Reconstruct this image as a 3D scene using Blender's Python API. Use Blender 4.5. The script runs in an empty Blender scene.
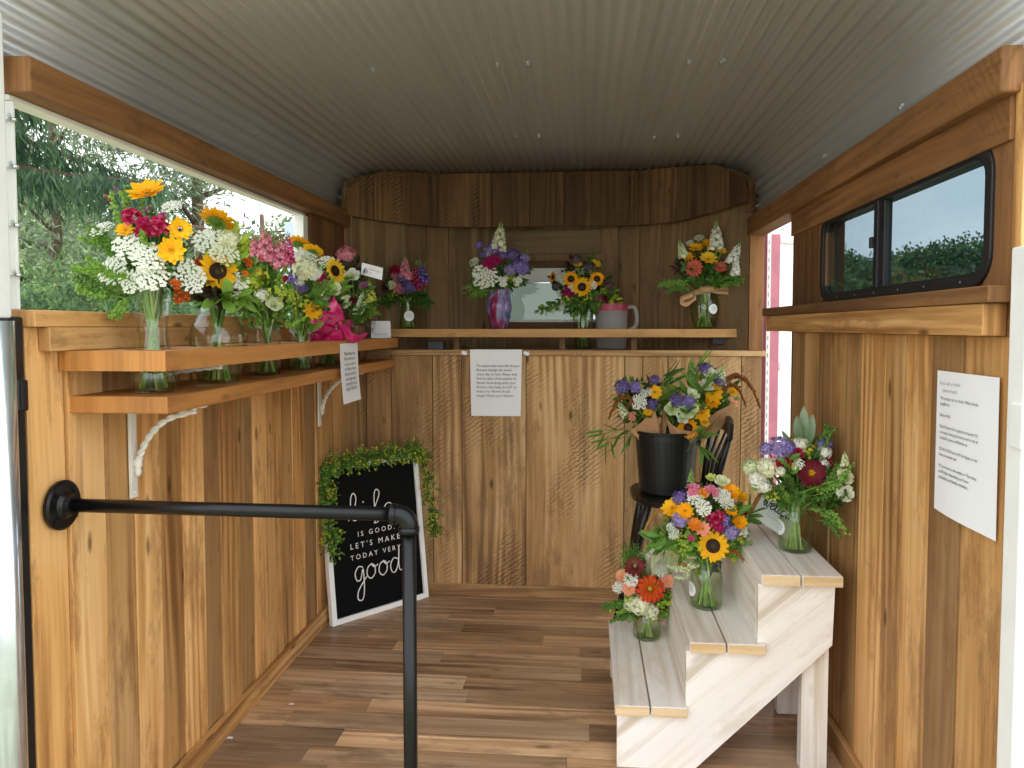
import bpy, math, random
from mathutils import Vector, Matrix
R = random.Random(11)
C = bpy.context.scene.collection
PI = math.pi
F = 740.0
CAM = Vector((0, 0, 1.10))
TH, PH = math.atan(66/740), math.atan(34/740)
SX, SY = 8.0, -23.0
_f0 = Vector((-math.sin(TH), math.cos(TH), 0)); RT = Vector((math.cos(TH), math.sin(TH), 0)); _u0 = Vector((0, 0, 1))
FW = _f0*math.cos(PH) - _u0*math.sin(PH); UP = _u0*math.cos(PH) + _f0*math.sin(PH)
def at(x, y, X=None, Y=None, Z=None):
    d = FW + RT*((x-512-SX)/F) - UP*((y-384-SY)/F)
    t = X/d.x if X is not None else (Y/d.y if Y is not None else (Z-CAM.z)/d.z)
    return CAM + d*t

# ------------------------------------------------------------------ object helpers
def link(o, parent=None):
    C.objects.link(o)
    if parent: o.parent = parent
    return o
def tag(o, label=None, cat=None, group=None, kind=None):
    if label: o['label'] = label
    if cat: o['category'] = cat
    if group: o['group'] = group
    if kind: o['kind'] = kind
    return o
def empty(name, loc=(0, 0, 0), label=None, cat=None, group=None):
    o = bpy.data.objects.new(name, None); o.location = loc; o.empty_display_size = .02
    link(o); return tag(o, label, cat, group)
def lin(h):
    h = h.lstrip('#'); out = []
    for i in (0, 2, 4):
        c = int(h[i:i+2], 16)/255
        out.append(c/12.92 if c <= .04045 else ((c+.055)/1.055)**2.4)
    return tuple(out)
def look(d, roll=0.0):
    d = Vector(d).normalized()
    return d.to_track_quat('Z', 'Y').to_matrix().to_4x4() @ Matrix.Rotation(roll, 4, 'Z')
def T(v): return Matrix.Translation(Vector(v))

class MB:
    def __init__(s): s.v = []; s.f = []; s.c = []; s.u = []; s.m = []; s.hasuv = False
    def add(s, vs, fs, col=(1, 1, 1), M=None, uv=None, mat=0):
        b = len(s.v)
        if M is not None: vs = [M @ Vector(v) for v in vs]
        s.v.extend([tuple(v) for v in vs])
        if isinstance(col, list): s.c.extend(col)
        else: s.c.extend([col]*len(vs))
        for i, f in enumerate(fs):
            s.f.append([b+k for k in f]); s.m.append(mat)
            s.u.append(uv[i] if uv else None)
        if uv: s.hasuv = True
    def box(s, lo, hi, along=2, col=None, M=None, mat=0, seed=None):
        lo = [min(a, b) for a, b in zip(lo, hi)] if False else list(lo); hi = list(hi)
        if seed is None: seed = R.random()
        if col is None: col = (1, 0, seed)
        P = [(x, y, z) for x in (lo[0], hi[0]) for y in (lo[1], hi[1]) for z in (lo[2], hi[2])]
        fs = [(0, 1, 3, 2), (4, 6, 7, 5), (0, 4, 5, 1), (2, 3, 7, 6), (0, 2, 6, 4), (1, 5, 7, 3)]
        ns = [0, 0, 1, 1, 2, 2]; uv = []
        for f, n in zip(fs, ns):
            o = [a for a in (0, 1, 2) if a != along]
            if n == along: uv.append([(P[k][o[0]]*1.0, P[k][o[1]]*.25) for k in f])
            else:
                q = [a for a in o if a != n][0]
                uv.append([(P[k][q]+.37*n, P[k][along]) for k in f])
        s.add(P, fs, col, M, uv, mat)
    def prism(s, poly, y0, y1, axes=(0, 2), ext=1, col=(1, 0, .3), ang=0.0, M=None, mat=0):
        n = len(poly); P = []
        for e in (y0, y1):
            for p in poly:
                q = [0, 0, 0]; q[axes[0]] = p[0]; q[axes[1]] = p[1]; q[ext] = e; P.append(tuple(q))
        fs = [tuple(range(n))[::-1], tuple(range(n, 2*n))] + [(i, (i+1) % n, n+(i+1) % n, n+i) for i in range(n)]
        ca, sa = math.cos(ang), math.sin(ang); uv = []
        for f in fs:
            uv.append([(P[k][axes[0]]*sa - P[k][axes[1]]*ca + P[k][ext]*.7, P[k][axes[0]]*ca + P[k][axes[1]]*sa) for k in f])
        s.add(P, fs, col, M, uv, mat)
    def tube(s, pts, r, n=6, col=(1, 1, 1), caps=True, mat=0, M=None):
        pts = [Vector(p) for p in pts]; k = len(pts)
        rs = r if isinstance(r, (list, tuple)) else [r]*k
        vs = []; fs = []
        t0 = (pts[1]-pts[0]).normalized()
        a = t0.orthogonal().normalized()
        for i, p in enumerate(pts):
            t = (pts[min(i+1, k-1)] - pts[max(i-1, 0)])
            t = t.normalized() if t.length > 1e-9 else t0
            a = (a - t*a.dot(t)); a = a.normalized() if a.length > 1e-6 else t.orthogonal().normalized()
            b = t.cross(a)
            for j in range(n):
                w = 2*PI*j/n; vs.append(p + (a*math.cos(w) + b*math.sin(w))*rs[i])
        for i in range(k-1):
            for j in range(n): fs.append((i*n+j, i*n+(j+1) % n, (i+1)*n+(j+1) % n, (i+1)*n+j))
        if caps: fs.append(tuple(range(n))[::-1]); fs.append(tuple(range((k-1)*n, k*n)))
        if isinstance(col, list): col = [c for c in col for _ in range(n)]
        s.add(vs, fs, col, M, None, mat)
    def lathe(s, prof, n=24, col=(1, 1, 1), M=None, mat=0, cap0=False, cap1=False):
        vs = []; fs = []; k = len(prof)
        for r, z in prof:
            for j in range(n):
                w = 2*PI*j/n; vs.append((r*math.cos(w), r*math.sin(w), z))
        for i in range(k-1):
            for j in range(n): fs.append((i*n+j, i*n+(j+1) % n, (i+1)*n+(j+1) % n, (i+1)*n+j))
        if cap0: fs.append(tuple(range(n))[::-1])
        if cap1: fs.append(tuple(range((k-1)*n, k*n)))
        if isinstance(col, list): col = [c for c in col for _ in range(n)]
        s.add(vs, fs, col, M, None, mat)
    def blob(s, c, r, col, nu=6, nv=4, M=None):
        rx, ry, rz = r if isinstance(r, (tuple, list)) else (r, r, r)
        vs = [(c[0], c[1], c[2]-rz)]; fs = []
        for i in range(1, nv):
            a = -PI/2 + PI*i/nv
            for j in range(nu):
                w = 2*PI*j/nu
                vs.append((c[0]+rx*math.cos(a)*math.cos(w), c[1]+ry*math.cos(a)*math.sin(w), c[2]+rz*math.sin(a)))
        vs.append((c[0], c[1], c[2]+rz)); L = len(vs)-1
        for j in range(nu):
            fs.append((0, 1+(j+1) % nu, 1+j)); fs.append((L, L-nu+j, L-nu+(j+1) % nu))
        for i in range(nv-2):
            for j in range(nu):
                fs.append((1+i*nu+j, 1+i*nu+(j+1) % nu, 1+(i+1)*nu+(j+1) % nu, 1+(i+1)*nu+j))
        s.add(vs, fs, col, M)
    def petal(s, M, L, W, curl=.1, cup=.1, c0=(1, 1, 1), c1=None, seg=4, p0=.1, pw=.6, tipw=0.0):
        """a strip along +Y, three vertices wide, bent up (+Z) by curl and cupped"""
        c1 = c1 or c0; vs = []; fs = []; cs = []
        for i in range(seg+1):
            t = i/seg
            h = W/2*max(tipw if i == seg else .0, (math.sin(PI*min(1, p0+t*(1-p0)))**pw if t < 1 else tipw))
            z = curl*L*t*t; c = tuple(a+(b-a)*t for a, b in zip(c0, c1))
            vs += [(-h, L*t, z), (0, L*t, z-cup*h), (h, L*t, z)]; cs += [c, c, c]
        for i in range(seg):
            a = i*3; fs += [(a, a+1, a+4, a+3), (a+1, a+2, a+5, a+4)]
        s.add(vs, fs, cs, M)
    def mesh(s, name):
        me = bpy.data.meshes.new(name); me.from_pydata(s.v, [], s.f)
        at_ = me.attributes.new('col', 'FLOAT_COLOR', 'POINT')
        at_.data.foreach_set('color', [x for c in s.c for x in (c[0], c[1], c[2], 1.0)])
        if s.hasuv:
            uvl = me.uv_layers.new(name='UVMap'); flat = []
            for f, u in zip(s.f, s.u):
                for k in range(len(f)): flat += list(u[k]) if u else [0.0, 0.0]
            uvl.data.foreach_set('uv', flat)
        me.polygons.foreach_set('material_index', s.m)
        return me
    def build(s, name, mats, parent=None, smooth=False, bevel=0, loc=None, fix=True):
        me = s.mesh(name)
        for m in (mats if isinstance(mats, (list, tuple)) else [mats]): me.materials.append(m)
        if smooth: me.polygons.foreach_set('use_smooth', [True]*len(me.polygons))
        o = bpy.data.objects.new(name, me); link(o, parent)
        if loc is not None: o.location = loc
        if bevel:
            b = o.modifiers.new('bevel', 'BEVEL'); b.width = bevel; b.segments = 2; b.limit_method = 'ANGLE'; b.angle_limit = .6
        return o

def W2L(root, p): return Vector(p) - root.location   # roots are never rotated

# ------------------------------------------------------------------ materials
def mat_new(name):
    m = bpy.data.materials.new(name); m.use_nodes = True
    nt = m.node_tree; nt.nodes.clear()
    out = nt.nodes.new('ShaderNodeOutputMaterial')
    return m, nt, out
def nd(nt, typ, props=None, **inp):
    n = nt.nodes.new(typ)
    for k, v in (props or {}).items(): setattr(n, k, v)
    for k, v in inp.items():
        key = int(k[1:]) if k[0] == 'i' and k[1:].isdigit() else k.replace('_', ' ')
        sock = n.inputs[key]
        if isinstance(v, bpy.types.NodeSocket): nt.links.new(v, sock)
        else: sock.default_value = v
    return n
def rgba(c): return (c[0], c[1], c[2], 1.0)
def simple(name, col, rough=.5, metal=0.0, noise=0.0, nscale=20, spec=.5, bump=0.0, coat=0.0):
    m, nt, out = mat_new(name)
    b = nd(nt, 'ShaderNodeBsdfPrincipled', Roughness=rough, Metallic=metal)
    b.inputs['Specular IOR Level'].default_value = spec; b.inputs['Coat Weight'].default_value = coat
    tc = nd(nt, 'ShaderNodeTexCoord')
    nz = nd(nt, 'ShaderNodeTexNoise', Vector=tc.outputs['Object'], Scale=nscale, Detail=5.0)
    mr = nd(nt, 'ShaderNodeMapRange', Value=nz.outputs['Fac'], i1=.3, i2=.7, i3=1-noise, i4=1+noise)
    mx = nd(nt, 'ShaderNodeMix', {'data_type': 'RGBA', 'blend_type': 'MULTIPLY'}, i0=1.0, i6=rgba(col), i7=mr.outputs[0])
    nt.links.new(mx.outputs[2], b.inputs['Base Color'])
    if bump:
        bp = nd(nt, 'ShaderNodeBump', Strength=bump, Distance=.002, Height=nz.outputs['Fac']); nt.links.new(bp.outputs[0], b.inputs['Normal'])
    nt.links.new(b.outputs[0], out.inputs[0]); return m
def math_(nt, op, a, b=None, c=None, clamp=False):
    n = nt.nodes.new('ShaderNodeMath'); n.operation = op; n.use_clamp = clamp
    for i, v in enumerate((a, b, c)):
        if v is None: continue
        if isinstance(v, bpy.types.NodeSocket): nt.links.new(v, n.inputs[i])
        else: n.inputs[i].default_value = v
    return n.outputs[0]
def wood(name, light, mid, dark, grey, rough=.6, saw=0.0, knots=.8, grain=1.0, spec=.35, bump=.5, contrast=1.0, wavy=1.0):
    m, nt, out = mat_new(name)
    at_ = nd(nt, 'ShaderNodeAttribute', {'attribute_name': 'col'})
    sep = nd(nt, 'ShaderNodeSeparateColor', Color=at_.outputs['Color'])
    br, hue, seed = sep.outputs[0], sep.outputs[1], sep.outputs[2]
    uv = nd(nt, 'ShaderNodeUVMap', {'uv_map': 'UVMap'})
    off = nd(nt, 'ShaderNodeCombineXYZ', X=math_(nt, 'MULTIPLY', seed, 17.3), Y=math_(nt, 'MULTIPLY', seed, 41.7), Z=math_(nt, 'MULTIPLY', seed, 9.1))
    vec = nd(nt, 'ShaderNodeVectorMath', {'operation': 'ADD'}, i0=uv.outputs[0], i1=off.outputs[0]).outputs[0]
    def mp(sx, sy): return nd(nt, 'ShaderNodeMapping', Vector=vec, Scale=(sx, sy, 1)).outputs[0]
    warp = nd(nt, 'ShaderNodeTexNoise', Vector=mp(3.2, 1.1), Scale=1.0, Detail=2.0).outputs['Fac']
    wv = nd(nt, 'ShaderNodeCombineXYZ', X=math_(nt, 'MULTIPLY', warp, .06*wavy)).outputs[0]
    vec2 = nd(nt, 'ShaderNodeVectorMath', {'operation': 'ADD'}, i0=vec, i1=wv).outputs[0]
    def mp2(sx, sy): return nd(nt, 'ShaderNodeMapping', Vector=vec2, Scale=(sx, sy, 1)).outputs[0]
    fine = nd(nt, 'ShaderNodeTexNoise', Vector=mp2(95, 2.6), Scale=1.0, Detail=6.0, Roughness=.65).outputs['Fac']
    medn = nd(nt, 'ShaderNodeTexNoise', Vector=mp2(17, .8), Scale=1.0, Detail=4.0, Roughness=.6).outputs['Fac']
    broad = nd(nt, 'ShaderNodeTexNoise', Vector=mp(5, 1.3), Scale=1.0, Detail=3.0).outputs['Fac']
    rings = nd(nt, 'ShaderNodeTexWave', {'wave_type': 'BANDS', 'bands_direction': 'X'}, Vector=mp2(9, .45), Scale=1.0, Distortion=13.0, Detail=2.0, Detail_Scale=.8).outputs['Fac']
    v = math_(nt, 'ADD', math_(nt, 'MULTIPLY', fine, .42*grain), math_(nt, 'MULTIPLY', medn, .26*grain))
    v = math_(nt, 'ADD', v, math_(nt, 'MULTIPLY', broad, .75))
    gm = nd(nt, 'ShaderNodeTexNoise', Vector=mp(9, 1.6), Scale=1.0, Detail=1.0).outputs['Fac']
    gm = nd(nt, 'ShaderNodeMapRange', Value=gm, i1=.45, i2=.65, i3=.0, i4=.26*grain).outputs[0]
    v = math_(nt, 'ADD', v, math_(nt, 'MULTIPLY', math_(nt, 'SUBTRACT', rings, .5), gm))
    mean = .34*grain + .375
    v = nd(nt, 'ShaderNodeMapRange', Value=v, i1=mean-.27/contrast, i2=mean+.27/contrast, i3=0.0, i4=1.0).outputs[0]
    rp = nd(nt, 'ShaderNodeValToRGB', Fac=v)
    e = rp.color_ramp.elements
    e[0].position = 0.0; e[0].color = rgba(dark); e[1].position = .98; e[1].color = rgba(light)
    k = e.new(.52); k.color = rgba(mid)
    col = nd(nt, 'ShaderNodeMix', {'data_type': 'RGBA'}, i0=hue, i6=rp.outputs[0], i7=rgba(grey)).outputs[2]
    # weathered dark streaks that run with the grain, ragged and broken
    sk = nd(nt, 'ShaderNodeTexNoise', Vector=mp2(26, .55), Scale=1.0, Detail=5.0, Roughness=.6).outputs['Fac']
    sk2 = nd(nt, 'ShaderNodeTexNoise', Vector=mp(5, 2.0), Scale=1.0, Detail=2.0).outputs['Fac']
    sk = nd(nt, 'ShaderNodeMapRange', Value=math_(nt, 'ADD', sk, math_(nt, 'MULTIPLY', sk2, .35)), i1=.74, i2=.90, i3=0.0, i4=.75).outputs[0]
    col = nd(nt, 'ShaderNodeMix', {'data_type': 'RGBA'}, i0=sk, i6=col, i7=rgba(tuple(x*.8 for x in dark))).outputs[2]
    # blotchy stain
    st = nd(nt, 'ShaderNodeTexNoise', Vector=mp(11, 3.2), Scale=1.0, Detail=7.0, Roughness=.75).outputs['Fac']
    st = nd(nt, 'ShaderNodeMapRange', Value=st, i1=.52, i2=.63, i3=0.0, i4=.62).outputs[0]
    dk2 = tuple(x*.75+y*.25 for x, y in zip(dark, grey))
    col = nd(nt, 'ShaderNodeMix', {'data_type': 'RGBA'}, i0=st, i6=col, i7=rgba(dk2)).outputs[2]
    if knots:
        vo = nd(nt, 'ShaderNodeTexVoronoi', Vector=mp(17, 6.0), Scale=1.0, Randomness=1.0)
        sp2 = nd(nt, 'ShaderNodeSeparateColor', Color=vo.outputs['Color'])
        on = math_(nt, 'GREATER_THAN', sp2.outputs[0], .66)
        kd = nd(nt, 'ShaderNodeMapRange', Value=vo.outputs['Distance'], i1=.07, i2=.17, i3=1.0, i4=0.0).outputs[0]
        kd = math_(nt, 'MULTIPLY', math_(nt, 'MULTIPLY', kd, on), knots)
        col = nd(nt, 'ShaderNodeMix', {'data_type': 'RGBA'}, i0=kd, i6=col, i7=rgba(tuple(x*.28 for x in dark))).outputs[2]
    hgt = fine
    if saw:
        rot = nd(nt, 'ShaderNodeMapping', Vector=vec2, Rotation=(0, 0, .95), Scale=(1, 1, 1)).outputs[0]
        sw = nd(nt, 'ShaderNodeTexWave', {'wave_type': 'BANDS', 'bands_direction': 'X'}, Vector=rot, Scale=20.0, Distortion=5.0, Detail=4.0, Detail_Scale=2.2).outputs['Fac']
        mk = nd(nt, 'ShaderNodeTexNoise', Vector=mp(7, 3), Scale=1.0, Detail=3.0).outputs['Fac']
        mk = nd(nt, 'ShaderNodeMapRange', Value=mk, i1=.49, i2=.70, i3=0.0, i4=saw).outputs[0]
        sw = nd(nt, 'ShaderNodeMapRange', Value=sw, i1=.55, i2=.9, i3=0.0, i4=1.0).outputs[0]
        col = nd(nt, 'ShaderNodeMix', {'data_type': 'RGBA'}, i0=math_(nt, 'MULTIPLY', sw, mk), i6=col, i7=rgba(tuple(x*.55 for x in dark))).outputs[2]
    brv = nd(nt, 'ShaderNodeCombineColor', Red=br, Green=br, Blue=br).outputs[0]
    col = nd(nt, 'ShaderNodeMix', {'data_type': 'RGBA', 'blend_type': 'MULTIPLY'}, i0=1.0, i6=col, i7=brv).outputs[2]
    b = nd(nt, 'ShaderNodeBsdfPrincipled', Roughness=rough); b.inputs['Specular IOR Level'].default_value = spec
    nt.links.new(col, b.inputs['Base Color'])
    bp = nd(nt, 'ShaderNodeBump', Strength=bump, Distance=.0015, Height=math_(nt, 'ADD', hgt, medn)); nt.links.new(bp.outputs[0], b.inputs['Normal'])
    nt.links.new(b.outputs[0], out.inputs[0]); return m
def attr_mat(name, rough=.6, transl=.25, spec=.3, var=.12, scale=60):
    m, nt, out = mat_new(name)
    a = nd(nt, 'ShaderNodeAttribute', {'attribute_name': 'col'})
    tc = nd(nt, 'ShaderNodeTexCoord')
    nz = nd(nt, 'ShaderNodeTexNoise', Vector=tc.outputs['Object'], Scale=scale, Detail=2.0)
    mr = nd(nt, 'ShaderNodeMapRange', Value=nz.outputs['Fac'], i1=.3, i2=.7, i3=1-var, i4=1+var)
    c = nd(nt, 'ShaderNodeMix', {'data_type': 'RGBA', 'blend_type': 'MULTIPLY'}, i0=1.0, i6=a.outputs['Color'], i7=mr.outputs[0]).outputs[2]
    b = nd(nt, 'ShaderNodeBsdfPrincipled', Roughness=rough); b.inputs['Specular IOR Level'].default_value = spec
    nt.links.new(c, b.inputs['Base Color'])
    t = nd(nt, 'ShaderNodeBsdfTranslucent', Color=c)
    mx = nd(nt, 'ShaderNodeMixShader', i0=transl, i1=b.outputs[0], i2=t.outputs[0])
    nt.links.new(mx.outputs[0], out.inputs[0]); return m
def glass_mat(name, tint, edge, rough=.02, ior=1.45, refl=1.0):
    m, nt, out = mat_new(name)
    lw = nd(nt, 'ShaderNodeLayerWeight', Blend=.5)
    f0 = ((ior-1)/(ior+1))**2
    c = nd(nt, 'ShaderNodeMix', {'data_type': 'RGBA'}, i0=math_(nt, 'POWER', lw.outputs['Facing'], 2.5), i6=rgba(tint), i7=rgba(edge)).outputs[2]
    tr = nd(nt, 'ShaderNodeBsdfTransparent', Color=c)
    gl = nd(nt, 'ShaderNodeBsdfGlossy', Color=(.95, .97, .97, 1), Roughness=rough)
    fr = math_(nt, 'ADD', math_(nt, 'MULTIPLY', math_(nt, 'POWER', lw.outputs['Facing'], 5.0), 1-f0), f0)
    mx = nd(nt, 'ShaderNodeMixShader', i0=math_(nt, 'MULTIPLY', fr, refl), i1=tr.outputs[0], i2=gl.outputs[0])
    nt.links.new(mx.outputs[0], out.inputs[0]); return m

M = {}
M['amber'] = wood('barn wood amber', lin('#f0c48a'), lin('#d9a362'), lin('#8f5b2d'), lin('#a07c56'), rough=.6, bump=.7, contrast=1.1)
M['brown'] = wood('barn wood brown', lin('#d8b180'), lin('#ba8f5c'), lin('#76502f'), lin('#a08a6c'), rough=.7, saw=.7, bump=.7, grain=1.15, contrast=1.1)
M['niche'] = wood('barn wood grey brown', lin('#a98a62'), lin('#8e6f4b'), lin('#634931'), lin('#847158'), rough=.75, saw=.3, bump=.6, contrast=.8)
M['valance'] = wood('rough sawn dark wood', lin('#876643'), lin('#6e4f32'), lin('#463121'), lin('#6a5944'), rough=.8, saw=.9, bump=.8, knots=.5)
M['beam'] = wood('beam wood', lin('#a97748'), lin('#8c5f37'), lin('#5d3c20'), lin('#785b3d'), rough=.7, bump=.6, saw=.4, knots=.5)
M['shelf'] = wood('shelf wood', lin('#cf9152'), lin('#b57a3e'), lin('#8a5526'), lin('#9c7546'), rough=.55, bump=.4, knots=.5, contrast=.8)
M['pale'] = wood('pale shelf wood', lin('#d9b077'), lin('#c4945a'), lin('#9a6b3a'), lin('#a8875c'), rough=.55, bump=.4, knots=.4, contrast=.8)
M['floor'] = wood('plank flooring', lin('#e6c39c'), lin('#bd966f'), lin('#6c4f39'), lin('#a8927a'), rough=.42, bump=.15, spec=.5, knots=.6, contrast=1.35)
M['white'] = wood('whitewashed pine', lin('#f6f2ed'), lin('#eee8e0'), lin('#d2bfa4'), lin('#efece8'), rough=.65, bump=.25, knots=.25, contrast=.75)
M['whiteend'] = wood('raw pine edge', lin('#ecd6b4'), lin('#dcbd90'), lin('#c29a66'), lin('#e0cdb0'), rough=.7, bump=.2, knots=0)
M['black_wood'] = simple('black painted wood', lin('#17130f'), .38, noise=.25)
M['pipe'] = simple('black iron pipe', lin('#0d0d0f'), .33, metal=.3, noise=.3, nscale=60, bump=.15)
M['bucket'] = simple('black plastic', lin('#141517'), .42, noise=.15)
M['rubber'] = simple('black rubber frame', lin('#1c1a1b'), .5, noise=.2)
M['blackfelt'] = simple('black board', lin('#0a0a0b'), .8, noise=.1, spec=.15)
M['whitepaint'] = simple('white paint', lin('#eeeeea'), .45, noise=.04, nscale=14, bump=.3)
M['trimmetal'] = simple('bright steel trim', lin('#d5dbe2'), .22, metal=.9, noise=.15, nscale=12)
M['blacktrim'] = simple('black seal', lin('#131519'), .35, noise=.3, nscale=40)
M['bracket'] = simple('white enamelled iron', lin('#e6e4dc'), .45, noise=.06)
M['paper'] = simple('white paper', lin('#f2f2f4'), .8, noise=.02, nscale=6)
M['ink'] = simple('dark ink', lin('#3a3a44'), .8)
M['inkgrey'] = simple('pencil grey', lin('#9a9aa2'), .8)
M['inkred'] = simple('pink ink', lin('#c9607e'), .8)
M['letter'] = simple('white letters', lin('#f4f4f2'), .6)
M['pinkpaint'] = simple('pink painted strip', lin('#c97a8b'), .5, noise=.1)
M['redpaint'] = simple('dark red paint', lin('#7a2030'), .5, noise=.15)
M['petal'] = attr_mat('petals', .6, .3)
M['leaf'] = attr_mat('leaves', .5, .25, spec=.4)
M['treeleaf'] = attr_mat('tree foliage', .7, .35, var=.3, scale=2.5)
M['bark'] = simple('bark', lin('#6a5446'), .9, noise=.35, nscale=9, bump=.8)
M['kraft'] = simple('kraft paper', lin('#b98d63'), .75, noise=.08, nscale=25)
M['ribbonpink'] = simple('hot pink ribbon', lin('#c0145f'), .45, noise=.15)
M['ribbonsheer'] = glass_mat('sheer white ribbon', (.72, .72, .72), (.5, .5, .5), rough=.4)
M['glass'] = glass_mat('clear glass', (.982, .99, .982), (.70, .78, .72))
M['jarglass'] = glass_mat('greenish glass', (.965, .985, .955), (.60, .74, .58))
M['water'] = glass_mat('vase water', (.94, .965, .87), (.84, .88, .74), ior=1.2, refl=.5)
M['tint'] = glass_mat('tinted window glass', (.44, .50, .525), (.42, .48, .51), ior=1.5, refl=.8)
M['tint2'] = glass_mat('greenish pane', (.26, .29, .25), (.25, .28, .24), ior=1.5)
def cloudy():
    m, nt, out = mat_new('cloudy plastic')
    d = nd(nt, 'ShaderNodeBsdfPrincipled', Base_Color=(.86, .83, .80, 1), Roughness=.35); t = nd(nt, 'ShaderNodeBsdfTransparent', Color=(.9, .9, .92, 1))
    tl_ = nd(nt, 'ShaderNodeBsdfTranslucent', Color=(.9, .87, .85, 1))
    a = nd(nt, 'ShaderNodeMixShader', i0=.4, i1=d.outputs[0], i2=tl_.outputs[0]); b = nd(nt, 'ShaderNodeMixShader', i0=.45, i1=a.outputs[0], i2=t.outputs[0])
    nt.links.new(b.outputs[0], out.inputs[0]); return m
M['frost'] = cloudy()
M['brownglass'] = simple('brown glazed jar', lin('#5b3a22'), .25, noise=.3, nscale=30)
M['darkglass'] = simple('dark plum glass', lin('#2a1418'), .12, noise=.2)
M['redlid'] = simple('red plastic lid', lin('#b4465a'), .4)
M['zinc'] = simple('zinc screws', lin('#c9ccce'), .3, metal=.9)
M['grass'] = simple('gravel and grass ground', lin('#a3a588'), .95, noise=.3, nscale=1.5)
M['greybox'] = simple('grey box', lin('#5c5f66'), .6, noise=.1)
M['terracream'] = simple('cream panel', lin('#d9d4c6'), .7, noise=.05)
M['bluepanel'] = simple('pale blue panel', lin('#b9c8da'), .5)

def galv():
    m, nt, out = mat_new('corrugated sheet metal')
    tc = nd(nt, 'ShaderNodeTexCoord')
    mpn = nd(nt, 'ShaderNodeMapping', Vector=tc.outputs['Object'], Scale=(9, .6, 9))
    nz = nd(nt, 'ShaderNodeTexNoise', Vector=mpn.outputs[0], Scale=1.0, Detail=4.0)
    c = nd(nt, 'ShaderNodeMix', {'data_type': 'RGBA'}, i0=nz.outputs['Fac'], i6=rgba(lin('#b2b1b3')), i7=rgba(lin('#cbcacb'))).outputs[2]
    b = nd(nt, 'ShaderNodeBsdfPrincipled', Roughness=.38, Metallic=.5)
    nt.links.new(c, b.inputs['Base Color']); nt.links.new(b.outputs[0], out.inputs[0]); return m
M['galv'] = galv()
def glaze():
    m, nt, out = mat_new('streaked purple glaze')
    tc = nd(nt, 'ShaderNodeTexCoord')
    mpn = nd(nt, 'ShaderNodeMapping', Vector=tc.outputs['Object'], Scale=(38, 38, 6))
    nz = nd(nt, 'ShaderNodeTexNoise', Vector=mpn.outputs[0], Scale=1.0, Detail=2.0, Distortion=.6)
    rp = nd(nt, 'ShaderNodeValToRGB', Fac=nz.outputs['Fac']); e = rp.color_ramp.elements
    e[0].position = .3; e[0].color = rgba(lin('#7d1f45')); e[1].position = .72; e[1].color = rgba(lin('#3d5f86'))
    for p, h in ((.42, '#8a2b50'), (.48, '#75618f'), (.58, '#8f86ad'), (.64, '#6d6a9c')): e.new(p).color = rgba(lin(h))
    b = nd(nt, 'ShaderNodeBsdfPrincipled', Roughness=.2); nt.links.new(rp.outputs[0], b.inputs['Base Color'])
    nt.links.new(b.outputs[0], out.inputs[0]); return m
M['glaze'] = glaze()

def tint(b0=.8, b1=1.12, g=.5):
    """brightness, greyness and seed of one plank"""
    h = R.random(); gr = max(0, (h-.55))*1.6*g
    return (R.uniform(b0, b1), min(.85, gr), R.random())
# ================================================================== THE SETTING
XL, XR, YC, YN = -.97, .66, 2.97, 1.205
# --- floor: printed planks running across the trailer
mb = MB(); y = 1.10; row = 0
while y < 3.02:
    w = .083; x = XL-.03 - R.uniform(0, .5)
    while x < XR+.05:
        L = R.uniform(.45, .95); x0, x1 = max(x, XL-.03), min(x+L, XR+.05)
        if x1-x0 > .02:
            mb.box((x0+.0004, y+.0004, -.012), (x1-.0004, y+w-.0004, 0), along=0, col=tint(.62, 1.28, .8))
        x += L
    y += w; row += 1
mb.box((XL-.05, 1.09, -.06), (XR+.07, 3.5, -.0125), along=1, col=(.4, 0, .5))
tag(mb.build('floor', M['floor']), 'brown wood plank vinyl floor of the trailer', 'floor', kind='structure')

# --- left wall: vertical reclaimed planks below the ledge
mb = MB(); edges = [1.205, 1.30, 1.405, 1.50, 1.60, 1.69, 1.795, 1.875, 1.98, 2.075, 2.165, 2.28, 2.37, 2.47, 2.575, 2.66, 2.77, 2.86, YC+.02]
brs = [1.12, 1.04, .86, 1.1, .82, 1.12, .68, .95, .66, 1.1, .92, .78, 1.14, .70, 1.05, .82, .95, .75]
for i, (a, b) in enumerate(zip(edges, edges[1:])):
    d = R.uniform(-.003, .003)
    g = [.05, .05, .25, .1, .15, .05, .5, .2, .35, .05, .05, .1, .0, .4, .1, .2, .1, .2][i]
    mb.box((XL-.024, a+.0018, 0), (XL+d, b-.0018, 1.1), along=2, col=(brs[i], g, R.random()))
mb.box((XL-.07, 1.21, -.1), (XL-.025, 3.6, 1.1), along=1, col=(.5, .3, .4))
tag(mb.build('wall_left', M['amber'], bevel=.0015), 'warm reclaimed plank wall under the side opening', 'wall', kind='structure')
# short plank panel between the opening and the back corner
mb = MB()
for a, b in ((2.555, 2.68), (2.68, 2.80), (2.80, 2.905)):
    mb.box((XL-.024, a+.001, 1.13), (XL-.004, b-.001, 1.52), along=2, col=tint(.72, .85, .2))
mb.box((XL-.06, 2.56, 1.1), (XL-.034, 3.6, 1.545), along=2, col=(.5, .3, .2))
tag(mb.build('wall_left_rear', M['beam'], bevel=.0015), kind='structure')
mb = MB(); mb.box((XL-.02, 2.907, 1.13), (XL-.006, 2.955, 1.52)); tag(mb.build('trim_5', M['redpaint']), kind='structure')
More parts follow.
